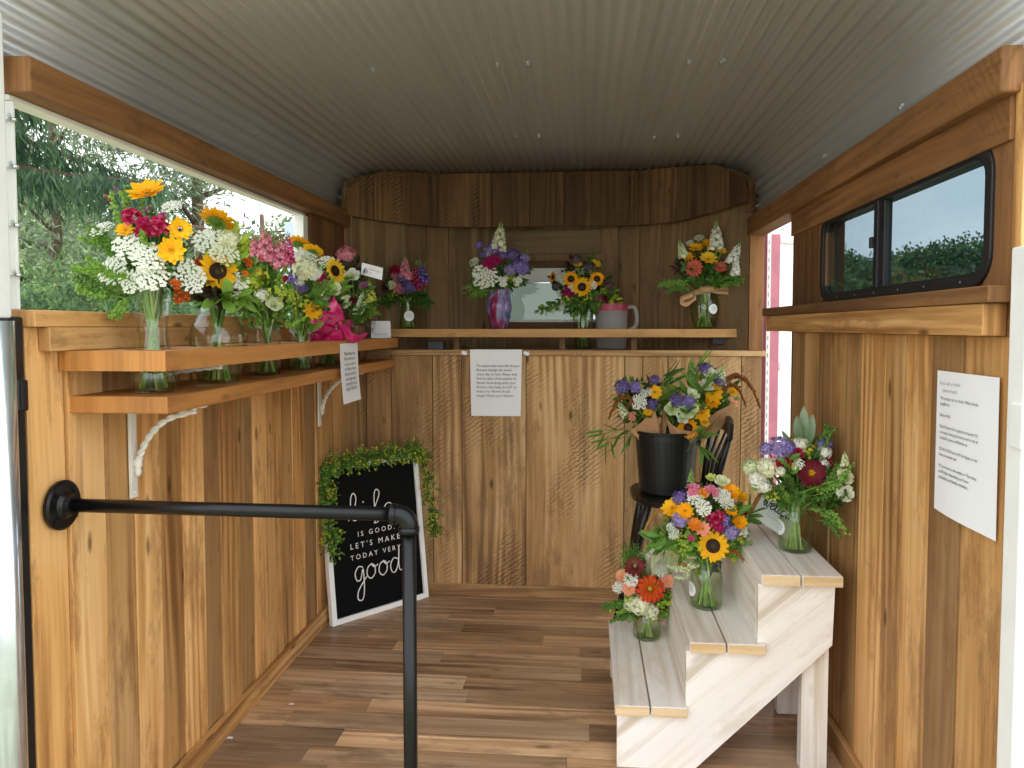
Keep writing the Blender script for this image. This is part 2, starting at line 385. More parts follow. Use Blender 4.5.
# ledge on top of the left wall
mb = MB()
mb.box((XL-.09, 1.205, 1.100), (XL+.018, 2.95, 1.130), along=1, col=(1.0, .1, .31))
tag(mb.build('trim_1', M['amber'], bevel=.002), kind='structure')
mb = MB(); mb.box((XL, 1.235, 1.0565), (XL+.022, 2.95, 1.0995), along=1, col=(.92, .2, .77))
tag(mb.build('trim_2', M['amber'], bevel=.002), kind='structure')
# baseboards
mb = MB(); mb.box((XL, 1.2, 0), (XL+.018, YC, .058), along=1, col=(.92, .15, .2)); tag(mb.build('baseboard_left', M['amber'], bevel=.003), kind='structure')
mb = MB(); mb.box((XR-.018, 1.2, 0), (XR, 2.44, .058), along=1, col=(.72, .3, .6)); tag(mb.build('baseboard_right', M['amber'], bevel=.003), kind='structure')
mb = MB(); mb.box((XL+.018, YC-.016, 0), (XR+.06, YC, .046), along=0, col=(.98, .05, .9)); tag(mb.build('baseboard_back', M['brown'], bevel=.003), kind='structure')

# --- serving opening on the left: white frame, flap hardware
op = empty('window_1', (XL-.03, 1.9, 1.13)); tag(op, 'open serving hatch in the left wall with white frame', 'window', kind='structure')
def part(name, mat, root, fn, **k):
    b = MB(); fn(b); o = b.build(name, mat, root, **k)
    o.location = -root.location; return o
part('frame_head', M['whitepaint'], op, lambda b: b.box((XL-.05, 1.205, 1.490), (XL-.018, 2.56, 1.5)), bevel=.002)
part('frame_jamb', M['whitepaint'], op, lambda b: b.box((XL-.045, 2.515, 1.13), (XL-.010, 2.555, 1.490)), bevel=.002)
part('frame_jamb', M['whitepaint'], op, lambda b: b.box((XL-.09, 1.206, 1.13), (at(17, 200, Y=1.21).x, 1.212, 1.488)), bevel=.002)
for z in (1.455, 1.375, 1.275, 1.19):
    def latch(b, z=z):
        p = Vector((at(15, 200, Y=1.205).x, 1.2, z))
        b.tube([p+Vector((-.012, 0, 0)), p+Vector((.008, .004, 0))], .0035, 6); b.tube([p, p+Vector((.004, -.008, .006))], .003, 6)
    part('latch', M['zinc'], op, latch, smooth=True)

# --- near end posts of the open back
mb = MB(); xr = at(9, 200, Y=1.17).x
mb.box((xr-.09, 1.13, 1.115), (xr, 1.17, 1.62)); tag(mb.build('trim_3', M['whitepaint'], bevel=.004), kind='structure')
mb = MB(); xr = at(27, 500, Y=1.198).x
mb.box((xr-.03, 1.172, -.1), (xr, 1.203, 1.118)); mb.box((xr-.004, 1.178, .955), (xr+.012, 1.196, 1.01))
tag(mb.build('trim_4', M['blacktrim'], bevel=.004), kind='structure')
mb = MB(); xr2 = at(17, 500, Y=1.14).x
mb.tube([(xr2-.022, 1.14, -.1), (xr2-.022, 1.14, 1.11)], .022, 20); tag(mb.build('door_frame_edge', M['trimmetal'], smooth=True), kind='structure')
mb = MB(); xq = at(1009, 500, Y=1.17).x
mb.box((xq, 1.14, -.1), (xq+.06, 1.185, 1.22)); tag(mb.build('trim_6', M['whitepaint'], bevel=.004), kind='structure')
mb = MB(); p = at(1011, 425, Y=1.165)
mb.box((p.x-.001, 1.135, p.z-.034), (p.x+.03, 1.17, p.z+.034)); o = tag(mb.build('strike_plate', M['whitepaint'], bevel=.003), 'white painted latch plate on the right door post', 'latch plate')

# --- beams under the eaves
mb = MB(); mb.box((XL-.03, 1.2, 1.500), (XL+.026, 2.93, 1.562), along=1, col=(1.0, .1, .15))
tag(mb.build('trim_7', M['beam'], bevel=.004), kind='structure')
mb = MB(); mb.box((XR-.035, 1.2, 1.456), (XR+.035, 3.03, 1.527), along=1, col=(1.0, .1, .64))
tag(mb.build('trim_8', M['beam'], bevel=.004), kind='structure')

# --- right wall
mb = MB()
edges = [1.215, 1.36, 1.475, 1.595, 1.695, 1.84, 1.95, 2.06, 2.17, 2.30, 2.44]
brs = [.86, .70, 1.02, .84, 1.06, .66, .8, .62, .82, .68, .8]; gs = [.1, .65, .05, .2, .1, .3, .2, .3, .2, .3, .2]
for i, (a, b) in enumerate(zip(edges, edges[1:])):
    mb.box((XR+R.uniform(-.003, .003), a+.0012, 0), (XR+.024, b-.0018, 1.085), along=2, col=(brs[i], gs[i], R.random()))
mb.box((XR+.025, 1.21, -.1), (XR+.06, 2.44, 1.1), along=1, col=(.5, .3, .4))
tag(mb.build('wall_right', M['amber'], bevel=.0015), 'brown plank wall under the sliding window', 'wall', kind='structure')
mb = MB(); mb.box((XR-.006, 1.188, -.02), (XR+.05, 1.2135, 1.47), along=2, col=(.98, .0, .83)); tag(mb.build('trim_9', M['amber'], bevel=.002), kind='structure')
# upper right wall boards around the window
WY0, WY1 = at(985, 230, X=XR-.018).y, at(817, 260, X=XR-.018).y
WZ0, WZ1 = 1.168, at(976, 142, X=XR-.018).z
print('WIN', WY0, WY1, WZ0, WZ1)
mb = MB()
mb.box((XR+.0, 1.216, 1.0855), (XR+.019, 2.6, 1.1645), along=1, col=(.8, .1, .9))
mb.box((XR-.004, 1.215, 1.165), (XR+.02, WY0+.03, 1.475), along=2, col=(1.0, .2, .1))
mb.box((XR-.004, WY1-.03, 1.165), (XR+.02, 2.44, 1.475), along=2, col=(.85, .1, .5))
mb.box((XR-.012, 1.216, WZ1-.018), (XR+.018, 2.44, 1.4715), along=1, col=(.95, .0, .7))
mb.box((XR-.002, WY0+.03, 1.1655), (XR+.018, WY1-.03, WZ0+.016), along=1, col=(.8, .1, .9))
mb.box((XR+.021, 1.21, 1.1), (XR+.05, WY0+.02, 1.56), along=1, col=(.5, .3, .4)); mb.box((XR+.021, WY1-.02, 1.1), (XR+.05, 2.44, 1.56), along=1, col=(.5, .3, .4))
mb.box((XR+.021, WY0, WZ1-.015), (XR+.05, WY1, 1.56), along=1, col=(.5, .3, .4))
tag(mb.build('wall_right_upper', M['beam'], bevel=.002), kind='structure')
mb = MB(); mb.box((XR-.045, 1.2, 1.138), (XR+.02, 2.665, 1.1645), along=1, col=(.78, .25, .44)); tag(mb.build('trim_10', M['beam'], bevel=.002), kind='structure')
mb = MB(); mb.box((XR-.038, 1.228, 1.086), (XR-.001, 2.64, 1.1375), along=1, col=(.92, .1, .27)); tag(mb.build('trim_11', M['amber'], bevel=.002), kind='structure')
mb = MB(); mb.box((XR, 2.4405, 0), (XR+.06, 2.455, 1.13), along=2, col=(.8, .2, .2)); tag(mb.build('trim_12', M['beam'], bevel=.002), kind='structure')

# sliding window with a black rubber frame
wn = empty('window_2', (XR, (WY0+WY1)/2, WZ0)); tag(wn, 'black framed sliding window with tinted glass', 'window', kind='structure')
def rrect(y0, y1, z0, z1, r, n=7):
    pts = []
    for cy, cz, a0 in ((y1-r, z1-r, 0), (y0+r, z1-r, PI/2), (y0+r, z0+r, PI), (y1-r, z0+r, 1.5*PI)):
        for i in range(n+1):
            a = a0 + PI/2*i/n; pts.append((cy+r*math.cos(a), cz+r*math.sin(a)))
    return pts
def ring(b, po, pi_, x0, x1):
    n = len(po); vs = []
    for x in (x0, x1):
        vs += [(x, p[0], p[1]) for p in po] + [(x, p[0], p[1]) for p in pi_]
    fs = []
    for i in range(n):
        j = (i+1) % n
        fs += [(i, j, n+j, n+i), (2*n+i, 3*n+i, 3*n+j, 2*n+j), (i, 2*n+i, 2*n+j, j), (n+i, n+j, 3*n+j, 3*n+i)]
    b.add(vs, fs)
part('window_frame', M['rubber'], wn, lambda b: ring(b, rrect(WY0, WY1, WZ0, WZ1, .055), rrect(WY0+.022, WY1-.022, WZ0+.018, WZ1-.020, .04), XR-.010, XR+.016), bevel=.002)
ym = at(882, 230, X=XR).y
part('inner_bead', M['rubber'], wn, lambda b: ring(b, rrect(WY0+.020, WY1-.020, WZ0+.016, WZ1-.018, .045), rrect(WY0+.027, WY1-.027, WZ0+.023, WZ1-.025, .036), XR-.006, XR+.03))
part('meeting_stile', M['rubber'], wn, lambda b: (b.box((XR-.004, ym-.022, WZ0+.02), (XR+.014, ym+.010, WZ1-.02)), b.box((XR-.009, ym+.004, WZ0+.02), (XR+.014, ym+.026, WZ1-.02))), bevel=.002)
part('window_latch', M['rubber'], wn, lambda b: b.box((XR-.016, ym+.022, 1.28), (XR-.006, ym+.034, 1.305)), bevel=.002)
part('pane', M['tint'], wn, lambda b: b.box((XR+.006, WY0+.02, WZ0+.016), (XR+.009, ym, WZ1-.016)))
part('pane', M['tint'], wn, lambda b: b.box((XR+.002, ym, WZ0+.016), (XR+.005, WY1-.02, WZ1-.016)))
for yy in (1.36, 1.5, 1.62, 1.75, 1.87, 2.0, 2.12):
    for zz in (WZ1-.010, WZ0+.010):
        part('frame_screw', M['zinc'], wn, lambda b, yy=yy, zz=zz: b.blob((XR-.010, yy, zz), (.0015, .0025, .0025), (1, 1, 1)))

# --- corrugated ceiling
CXC, CA, CZ0, CB, CN = -.172, .832, 1.520, .270, 4.4
def ceil_prof(n=700):
    pts = []
    for i in range(n+1):
        a = PI*i/n; c, s_ = math.cos(a), math.sin(a)
        pts.append(Vector((CXC - CA*math.copysign(abs(c)**(2/CN), c), CZ0 + CB*abs(s_)**(2/CN))))
    return pts
CP = ceil_prof()
def ceil_z(x):
    t = min(1, abs(x-CXC)/CA); return CZ0 + CB*(1-t**CN)**(1/CN)
def corrugate():
    d = [0]
    for a, b in zip(CP, CP[1:]): d.append(d[-1]+(b-a).length)
    tot = d[-1]; n = int(tot/.004); out = []; k = 0
    for i in range(n+1):
        s_ = tot*i/n
        while k < len(d)-2 and d[k+1] < s_: k += 1
        f = (s_-d[k])/max(1e-9, d[k+1]-d[k]); p = CP[k].lerp(CP[k+1], f)
        t = (CP[min(k+3, len(CP)-1)]-CP[max(k-2, 0)]).normalized(); nrm = Vector((-t.y, t.x))
        w = math.sin(2*PI*s_/.033); w = math.copysign(abs(w)**.75, w)
        out.append(p + nrm*(.0042*w))
    return out
prof = corrugate(); ys = [1.06, 1.6, 2.2, 2.8, 3.56]; vs = []; fs = []; n = len(prof)
for yy in ys: vs += [(p.x, yy, p.y) for p in prof]
for i in range(len(ys)-1):
    for j in range(n-1): fs.append((i*n+j, i*n+j+1, (i+1)*n+j+1, (i+1)*n+j))
mb = MB(); mb.add(vs, fs)
ce = mb.build('ceiling', M['galv'], smooth=True); tag(ce, 'curved corrugated metal ceiling', 'ceiling', kind='structure')
md = ce.modifiers.new('thick', 'SOLIDIFY'); md.thickness = .0012; md.offset = 1
for i, (px, py) in enumerate([(497, 65), (528, 63), (689, 62), (722, 61), (515, 136), (539, 136), (654, 137), (678, 136), (373, 70), (426, 140), (256, 133), (901, 107), (824, 156), (352, 178), (757, 206)]):
    # march along the view ray until the ceiling is met
    d = at(px, py, Y=1.0)-CAM; d = d/d.y
    yy = 1.1
    while yy < 3.4:
        q = CAM + d*yy
        if abs(q.x-CXC) >= CA or q.z > ceil_z(q.x)-.002: break
        yy += .004
    q = CAM + d*(yy-.004)
    g = Vector((0, 0, -1)); tx = (q.x-CXC)/CA
    if abs(tx) > .6: g = Vector((-math.copysign(abs(tx)*1.4, tx), 0, -1)).normalized()
    b = MB(); mm = T(q) @ look(g)
    b.lathe([(.0075, -.008), (.0075, .001), (.0045, .002), (.0045, .007), (.001, .0075)], 10, M=mm, cap0=True, cap1=True)
    so = b.build('screw', M['zinc'], ce)

# --- curved nose at the back
VP_ = [at(347, 213, Y=2.89), at(372, 217, Y=3.03), at(400, 222, Y=3.136), at(425, 226, Y=3.23), at(450, 228, Y=3.295), at(640, 228, Y=3.295), at(665, 224, Y=3.23), at(697, 219, Y=3.13), at(724, 211, Y=3.02), at(745, 205, Y=2.88)]
PL = [Vector((p.x, p.y)) for p in VP_]
def along_path(P, step_list):
    d = [0]
    for a, b in zip(P, P[1:]): d.append(d[-1]+(b-a).length)
    def ev(s_):
        s_ = max(0, min(d[-1], s_)); k = 0
        while k < len(d)-2 and d[k+1] < s_: k += 1
        return P[k].lerp(P[k+1], (s_-d[k])/(d[k+1]-d[k]))
    return ev, d[-1]
def plank_wall(P, cuts, thick, ztop, zbot, colf, mb, sub=3, gap=.0008):
    """upright boards following a plan curve; each board is bent in sub-steps only through its end points"""
    ev, L = along_path(P, None)
    for a, b in zip(cuts, cuts[1:]):
        p, q = ev(a*L+gap), ev(b*L-gap); t = (q-p).normalized(); nv = Vector((-t.y, t.x))
        col = colf(); vs = []; uv = []
        ss = [i/sub for i in range(sub+1)]
        for i, f in enumerate(ss):
            m_ = p.lerp(q, f)
            for off in (0, thick):
                w = m_ + nv*off
                zt = ztop(w.x); zb = zbot(m_)
                vs += [(w.x, w.y, zb), (w.x, w.y, zt)]
        fs = []; uvs = []; W_ = (q-p).length
        def U(k):
            i = k//4; return (W_*ss[i] + (.05 if (k % 4) >= 2 else 0), vs[k][2])
        for i in range(sub):
            a4, b4 = i*4, i*4+4
            for f in ((a4, b4, b4+1, a4+1), (a4+2, a4+3, b4+3, b4+2), (a4, a4+2, b4+2, b4), (a4+1, b4+1, b4+3, a4+3)):
                fs.append(f); uvs.append([U(k) for k in f])
        for f in ((0, 1, 3, 2), (sub*4, sub*4+2, sub*4+3, sub*4+1)): fs.append(f); uvs.append([U(k) for k in f])
        mb.add(vs, fs, col, None, uvs)
mb = MB()
cuts = [0, .085, .155, .25, .345, .375, .46, .54, .60, .685, .705, .735, .80, .875, .94, 1.0]
plank_wall(PL, cuts, .02, lambda x: ceil_z(x)-.006 - 7.5*max(0, .10-min(x-PL[0].x, PL[-1].x-x))**2, lambda p: 1.545 + max(0, p.x-.38)*.14, lambda: tint(.75, 1.15, .3), mb)
tag(mb.build('curved_valance', M['valance'], bevel=.0012), 'dark rough sawn board valance curving under the ceiling at the back', 'valance')
# niche wall behind it
NP = [Vector((XL-.005, 2.94)), Vector((-.88, 3.10)), Vector((-.76, 3.26)), Vector((-.62, 3.38)), Vector((-.5, 3.42)), Vector((.12, 3.42)), Vector((.28, 3.36)), Vector((.44, 3.23)), Vector((.57, 3.06)), Vector((.64, 2.96))]
ev, LN = along_path(NP, None)
def s_of_x(x):
    lo, hi = 0, 1
    for _ in range(40):
        m_ = (lo+hi)/2
        if ev(m_*LN).x < x: lo = m_
        else: hi = m_
    return lo
wx0, wx1 = at(511, 268, Y=3.42).x, at(596, 268, Y=3.42).x
s0, s1 = s_of_x(wx0-.03), s_of_x(wx1)
mb = MB()
cl = [0, .055, .11, .165, .22, .275, .325, s0]
plank_wall(NP, cl, .02, lambda x: ceil_z(x)-.006, lambda p: .99, lambda: tint(.8, 1.12, .6), mb)
cr = [s1, s1+.05, s1+.10, s1+.155, .77, .83, .885, .94, 1.0]
plank_wall(NP, cr, .02, lambda x: ceil_z(x)-.006, lambda p: .99, lambda: tint(.8, 1.12, .6), mb)
plank_wall(NP, [s0, s1], .02, lambda x: 1.130, lambda p: .99, lambda: tint(.85, 1.0, .4), mb)
plank_wall(NP, [s0, s1], .02, lambda x: ceil_z(x)-.006, lambda p: 1.40, lambda: tint(.85, 1.0, .4), mb)
mb.box((wx0-.085, 3.408, 1.435), (wx1+.02, 3.4195, 1.545), along=0, col=(.85, .5, .35))
tag(mb.build('wall_back', M['niche'], bevel=.001), 'curved grey brown plank wall of the niche behind the counter', 'wall', kind='structure')
mb = MB()   # outer skin of the nose, open only at the window
NPo = [p + Vector((0, .035)) for p in NP]; NPo[0] = NPo[0]+Vector((-.04, 0)); NPo[-1] = NPo[-1]+Vector((.03, 0))
NPs = NP; 
for lo_, hi_, zt, zb in ((0, s0+.012, None, .95), (s1-.012, 1, None, .95), (s0, s1, 1.128, .95), (s0, s1, None, 1.402)):
    plank_wall(NPo, [lo_+(hi_-lo_)*k/6 for k in range(7)], .012, (lambda x, zt=zt: zt or ceil_z(x)+.012), (lambda p, zb=zb: zb), lambda: (.6, .3, .4), mb, gap=-.004)
tag(mb.build('exterior_wall', M['whitepaint']), kind='structure')
# small window in the niche
nw = empty('window_3', ((wx0+wx1)/2, 3.42, 1.13)); tag(nw, 'small white framed window in the niche wall', 'window', kind='structure')
part('frame_head', M['beam'], nw, lambda b: b.box((wx0-.03, 3.402, 1.372), (wx1+.005, 3.44, 1.402), along=0, col=(.62, .2, .3)), bevel=.001)
part('frame_sill', M['beam'], nw, lambda b: b.box((wx0-.03, 3.404, 1.098), (wx1+.005, 3.44, 1.122), along=0, col=(.62, .2, .5)), bevel=.001)
part('window_sill', M['whitepaint'], nw, lambda b: b.box((wx0-.012, 3.405, 1.1225), (wx1-.002, 3.44, 1.134)), bevel=.001)
part('window_frame', M['trimmetal'], nw, lambda b: (b.box((wx0-.012, 3.41, 1.134), (wx0, 3.44, 1.372)), b.box((wx1-.012, 3.41, 1.134), (wx1-.002, 3.44, 1.372)), b.box((wx0, 3.41, 1.30), (wx1-.012, 3.43, 1.306))), bevel=.001)
part('upper_panel', M['whitepaint'], nw, lambda b: b.box((wx0, 3.43, 1.306), (wx1-.012, 3.436, 1.372)))
part('pane', M['tint2'] if 'tint2' in M else M['frost'], nw, lambda b: b.box((wx0, 3.43, 1.134), (wx1-.012, 3.434, 1.30)))

# --- counter front of wide boards
mb = MB(); px = [345, 367, 392, 433, 462, 526, 624, 642, 667, 700, 740, 757]
xs = [XL-.02] + [at(p, 470, Y=YC).x for p in px[1:-1]] + [.688]
bb = [.70, .84, .74, 1.0, .94, 1.1, .92, 1.05, .96, 1.02, .86]
for i, (a, b) in enumerate(zip(xs, xs[1:])):
    mb.box((a+.0014, YC, .0), (b-.0014, YC+.02, .984), along=2, col=(bb[i], .15*R.random(), R.random()))
mb.box((XL-.04, YC+.021, -.02), (.686, YC+.04, .984), along=0, col=(.5, .2, .2))
tag(mb.build('counter_front', M['brown'], bevel=.0012), 'counter front of wide weathered upright boards', 'counter', kind='structure')
mb = MB(); mb.box((XL, YC-.012, .985), (.70, YC+.03, 1.008), along=0, col=(1.0, .15, .36))
mb.box((XL-.02, YC+.031, .985), (.66, 3.60, 1.004), along=0, col=(.85, .2, .6))
tag(mb.build('countertop', M['brown'], bevel=.002), 'weathered board countertop edge', 'countertop', kind='structure')
# corner posts
mb = MB(); a, b = at(341, 230, Y=2.93).x, at(347, 230, Y=2.93).x
mb.box((XL-.004, 2.925, 1.131), (XL+.03, 2.945, 1.66), along=2, col=(1.1, .2, .4)); mb.box((XL+.0, 2.90, 1.531), (XL+.022, 2.9245, 1.60), along=2, col=(1.1, .2, .7))
tag(mb.build('trim_13', M['niche'], bevel=.001), kind='structure')
mb = MB(); a, b = at(749, 300, Y=2.96).x, at(763, 300, Y=2.96).x
mb.box((a, 2.955, 1.0085), (b, 2.98, 1.475), along=2, col=(1.0, .0, .66)); tag(mb.build('trim_14', M['beam'], bevel=.0015), kind='structure')
mb = MB(); mb.box((a-.01, 2.96, 1.545), (a+.02, 2.985, 1.67), along=2, col=(.9, .1, .2)); tag(mb.build('trim_17', M['beam'], bevel=.0015), kind='structure')

# --- right side doorway: frame strips, open white door leaf with pink edge
x0, x1, x2, x3 = at(763.5, 300, Y=2.985).x, at(766.5, 300, Y=2.985).x, at(770.5, 300, Y=2.985).x, at(778, 300, Y=2.985).x
mb = MB(); mb.box((x0, 2.982, -.06), (x1, 3.0, 1.475)); tag(mb.build('trim_15', M['redpaint']), kind='structure')
gs = empty('door_frame', (x1, 2.985, -.06)); tag(gs, 'white perforated door gasket strip', 'door frame', kind='structure')
part('gasket', M['whitepaint'], gs, lambda b: b.box((x1, 2.985, -.06), (x2, 3.0, 1.475)))
def dashes(b):
    z = .3
    while z < 1.45: b.box((x1+.006, 2.9835, z), (x1+.0085, 2.9852, z+.017)); z += .034
part('gasket_slots', M['inkgrey'], gs, dashes)
mb = MB(); mb.box((x2, 2.988, -.1), (x2+.035, 3.01, 1.463)); tag(mb.build('trim_16', M['pinkpaint']), kind='structure')
dr = empty('door_1', (x3, 3.0, -.06)); tag(dr, 'open white side door with pink edge outside the doorway', 'door', kind='structure')
ML = T((x3+.004, 3.005, 0)) @ Matrix.Rotation(math.radians(38), 4, 'Z')
part('door_panel', M['whitepaint'], dr, lambda b: b.box((0, 0, -.06), (.42, .02, 1.43), M=ML), bevel=.002)
part('door_rail', M['whitepaint'], dr, lambda b: b.box((-.002, -.012, 1.43), (.43, .03, 1.455), M=ML), bevel=.002)
part('door_rail', M['whitepaint'], dr, lambda b: b.box((.01, -.008, .93), (.42, .0, .96), M=ML), bevel=.001)
part('pink_edge', M['pinkpaint'], dr, lambda b: b.box((.24, -.014, .0), (.30, -.001, 1.34), M=ML))
part('hinge', M['pinkpaint'], dr, lambda b: (b.box((.105, -.03, 1.27), (.14, -.0005, 1.33), M=ML), b.box((.12, -.034, 1.36), (.14, -.0005, 1.372), M=ML)), bevel=.002)
# ================================================================== FURNITURE AND PROPS
def text_into(b, s, M_, width=None, size=.01, align='LEFT', spacing=1.0, depth=0.0):
    cu = bpy.data.curves.new('t', 'FONT'); cu.body = s; cu.size = size; cu.align_x = align; cu.space_line = spacing
    cu.resolution_u = 2
    ob = bpy.data.objects.new('t', cu); C.objects.link(ob)
    bpy.context.view_layer.update()
    me = bpy.data.meshes.new_from_object(ob)
    vs = [v.co.copy() for v in me.vertices]; fs = [tuple(p.vertices) for p in me.polygons]
    bpy.data.objects.remove(ob); bpy.data.curves.remove(cu); bpy.data.meshes.remove(me)
    if not vs: return
    x0, x1 = min(v.x for v in vs), max(v.x for v in vs)
    if width:
        k = width/(x1-x0); vs = [Vector(((v.x-x0)*k, v.y*k, v.z)) for v in vs]
    b.add(vs, fs, (1, 1, 1), M_)
GL = {'l': ([(0, .1), (.35, .9), (.55, 1.9), (.4, 2.4), (.22, 1.9), (.2, .6), (.35, .05), (.7, .2)], .62),
 'i': ([(0, .2), (.3, 1), (.3, .25), (.45, 0), (.8, .2)], .7),
 'f': ([(0, .1), (.4, 1.), (.7, 2.0), (.52, 2.4), (.36, 1.8), (.34, -.2), (.25, -.5), (.5, -.45), (.52, -.1), (.6, .2), (.95, .2)], .85),
 'e': ([(0, .2), (.5, .6), (.55, .95), (.3, 1.), (.1, .6), (.2, .1), (.5, 0), (.9, .3)], .8),
 'g': ([(.75, .9), (.4, 1.), (.1, .6), (.2, .1), (.5, .1), (.75, .8), (.75, -.6), (.55, -1.3), (.2, -1.2), (.3, -.6), (1, .2)], .95),
 'o': ([(.55, 1), (.2, .8), (.1, .3), (.4, 0), (.75, .3), (.75, .8), (.5, 1), (.7, .75), (1.05, .85)], 1.0),
 'd': ([(.75, .85), (.4, 1), (.1, .6), (.15, .1), (.45, 0), (.75, .6), (.92, 1.8), (.8, .4), (.95, 0), (1.2, .2)], 1.1),
 'w': ([(0, .9), (.15, .2), (.4, 0), (.6, .8), (.7, .15), (.95, .05), (1.15, .9), (1.4, .8)], 1.3),
 'c': ([(.65, .85), (.35, 1), (.1, .5), (.3, 0), (.75, .25)], .7),
 'm': ([(0, .1), (.2, 1), (.2, 0), (.45, .95), (.6, .7), (.6, 0), (.85, .95), (1., .7), (1., .1), (1.3, .2)], 1.25)}
def crom(P, k=5):
    P = [Vector(p) for p in P]; Q = [P[0]*2-P[1]] + P + [P[-1]*2-P[-2]]; out = []
    for i in range(1, len(Q)-2):
        for j in range(k):
            t = j/k; a, b, c, d = Q[i-1], Q[i], Q[i+1], Q[i+2]
            out.append(.5*((2*b)+(c-a)*t+(2*a-5*b+4*c-d)*t*t+(3*b-a-3*c+d)*t**3))
    out.append(P[-1]); return out
def script_into(b, word, M_, width, r, hs=1.0):
    tot = sum(GL[c][1] for c in word); k = width/tot; x = 0
    for c in word:
        pts, w = GL[c]
        P = crom([((px+x)*k, py*k*hs, 0) for px, py in pts])
        b.tube([(p.x, p.y, 0) for p in P], r, 5, M=M_ @ Matrix.Diagonal((1, 1, .25, 1)))
        if c == 'i': b.blob((0, 0, 0), (r*1.5, r*1.5, r*.3), (1, 1, 1), M=M_ @ T(((.35+x)*k, 1.5*k*hs, 0)))
        x += w
def frame_m(o, x, y):
    x = Vector(x).normalized(); y = Vector(y).normalized(); z = x.cross(y)
    m = Matrix((x, y, z)).transposed().to_4x4(); m.translation = Vector(o); return m
def sheet(b, M_, w, h, disp=lambda u, v: 0.0, nx=8, ny=10, t=.0005, col=(1, 1, 1), trim=lambda u, v: (u, v)):
    vs = []; fs = []
    for s_ in (0, 1):
        for j in range(ny+1):
            for i in range(nx+1):
                u, v = trim(i/nx, j/ny); vs.append((u*w, v*h, disp(u, v) + s_*t))
    N_ = (nx+1)*(ny+1)
    for j in range(ny):
        for i in range(nx):
            a = j*(nx+1)+i; q = (a, a+1, a+nx+2, a+nx+1); fs.append(tuple(N_+k for k in q)); fs.append(q[::-1])
    bd = [i for i in range(nx)] + [nx+j*(nx+1) for j in range(ny)] + [ny*(nx+1)+nx-i for i in range(nx)] + [(ny-j)*(nx+1) for j in range(ny)]
    for a, c in zip(bd, bd[1:]+bd[:1]): fs.append((a, c, N_+c, N_+a))
    b.add(vs, fs, col, M_)
def sub(root, name, mat, fn, parent=None, **k):
    """a mesh given in world coordinates, child of root (or of one of its parts)"""
    b = MB(); fn(b)
    o = b.build(name, mat, parent or root, **k)
    if parent is None: o.location = -root.location
    return o

# ---- shelf boards with round holes for the vases
def holed(b, x0, x1, y0, y1, z0, z1, holes, col):
    cuts = [y0]
    holes = sorted(holes, key=lambda h: h[1])
    for cx, cy, r in holes: cuts += [cy-r-.012, cy+r+.012]
    cuts.append(y1)
    def q(vs, n, c=col):
        o = [a for a in (0, 2) if a != n] if n != 1 else [0, 2]
        uv = [[(v[0 if n != 0 else 2]*1.0, v[1]) if n != 1 else (v[0], v[2]*.3) for v in vs]]
        b.add(vs, [tuple(range(len(vs)))], c, None, uv)
    for i, (a, c) in enumerate(zip(cuts, cuts[1:])):
        q([(x1, a, z0), (x1, c, z0), (x1, c, z1), (x1, a, z1)], 0); q([(x0, c, z0), (x0, a, z0), (x0, a, z1), (x0, c, z1)], 0)
        if i % 2 == 0:
            q([(x0, a, z1), (x1, a, z1), (x1, c, z1), (x0, c, z1)], 2); q([(x0, c, z0), (x1, c, z0), (x1, a, z0), (x0, a, z0)], 2)
        else:
            cx, cy, r = holes[i//2]
            an = [2*PI*k/28 for k in range(28)] + [math.atan2(yy-cy, xx-cx) % (2*PI) for xx in (x0, x1) for yy in (a, c)]
            an = sorted(set(round(v, 6) for v in an)); P = []
            for w in an:
                dx, dy = math.cos(w), math.sin(w)
                t = min([(x1-cx)/dx if dx > 1e-9 else ((x0-cx)/dx if dx < -1e-9 else 1e9), (c-cy)/dy if dy > 1e-9 else ((a-cy)/dy if dy < -1e-9 else 1e9)])
                P.append(((cx+dx*t, cy+dy*t), (cx+dx*r, cy+dy*r)))
            for k in range(len(P)):
                (o0, i0), (o1, i1) = P[k], P[(k+1) % len(P)]
                q([(*i0, z1), (*o0, z1), (*o1, z1), (*i1, z1)], 2); q([(*i1, z0), (*o1, z0), (*o0, z0), (*i0, z0)], 2)
                q([(*i0, z0), (*i0, z1), (*i1, z1), (*i1, z0)], 0)
    q([(x0, y0, z0), (x1, y0, z0), (x1, y0, z1), (x0, y0, z1)], 1); q([(x1, y1, z0), (x0, y1, z0), (x0, y1, z1), (x1, y1, z1)], 1)
SHX0, SHX1 = XL+.0, -.763
VX = -.857
VPX = {'A': (154, 391), 'B': (219, 382), 'C': (268, 376), 'D': (301, 371), 'E': (329, 367), 'Fv': (356, 361)}
VY = {k: at(p[0], p[1], X=VX).y for k, p in VPX.items()}
b = MB(); holed(b, SHX0, SHX1, 1.284, 2.955, 1.019, 1.056, [(VX, VY['A'], .052), (VX, VY['B'], .072), (VX, VY['C'], .05), (VX, VY['D'], .052), (VX, VY['E'], .048), (VX, VY['Fv'], .045)], (1.05, 0, .37))
o = b.build('display_shelf', M['shelf']); tag(o, 'upper wooden shelf board on the left wall with vases standing through it', 'shelf')
b = MB(); b.box((XL, 1.308, .938), (SHX1-.012, 2.955, .970), along=1, col=(.98, .0, .71))
o = b.build('lower_shelf', M['shelf'], bevel=.002); tag(o, 'lower wooden shelf board on the left wall carrying the vases', 'shelf')

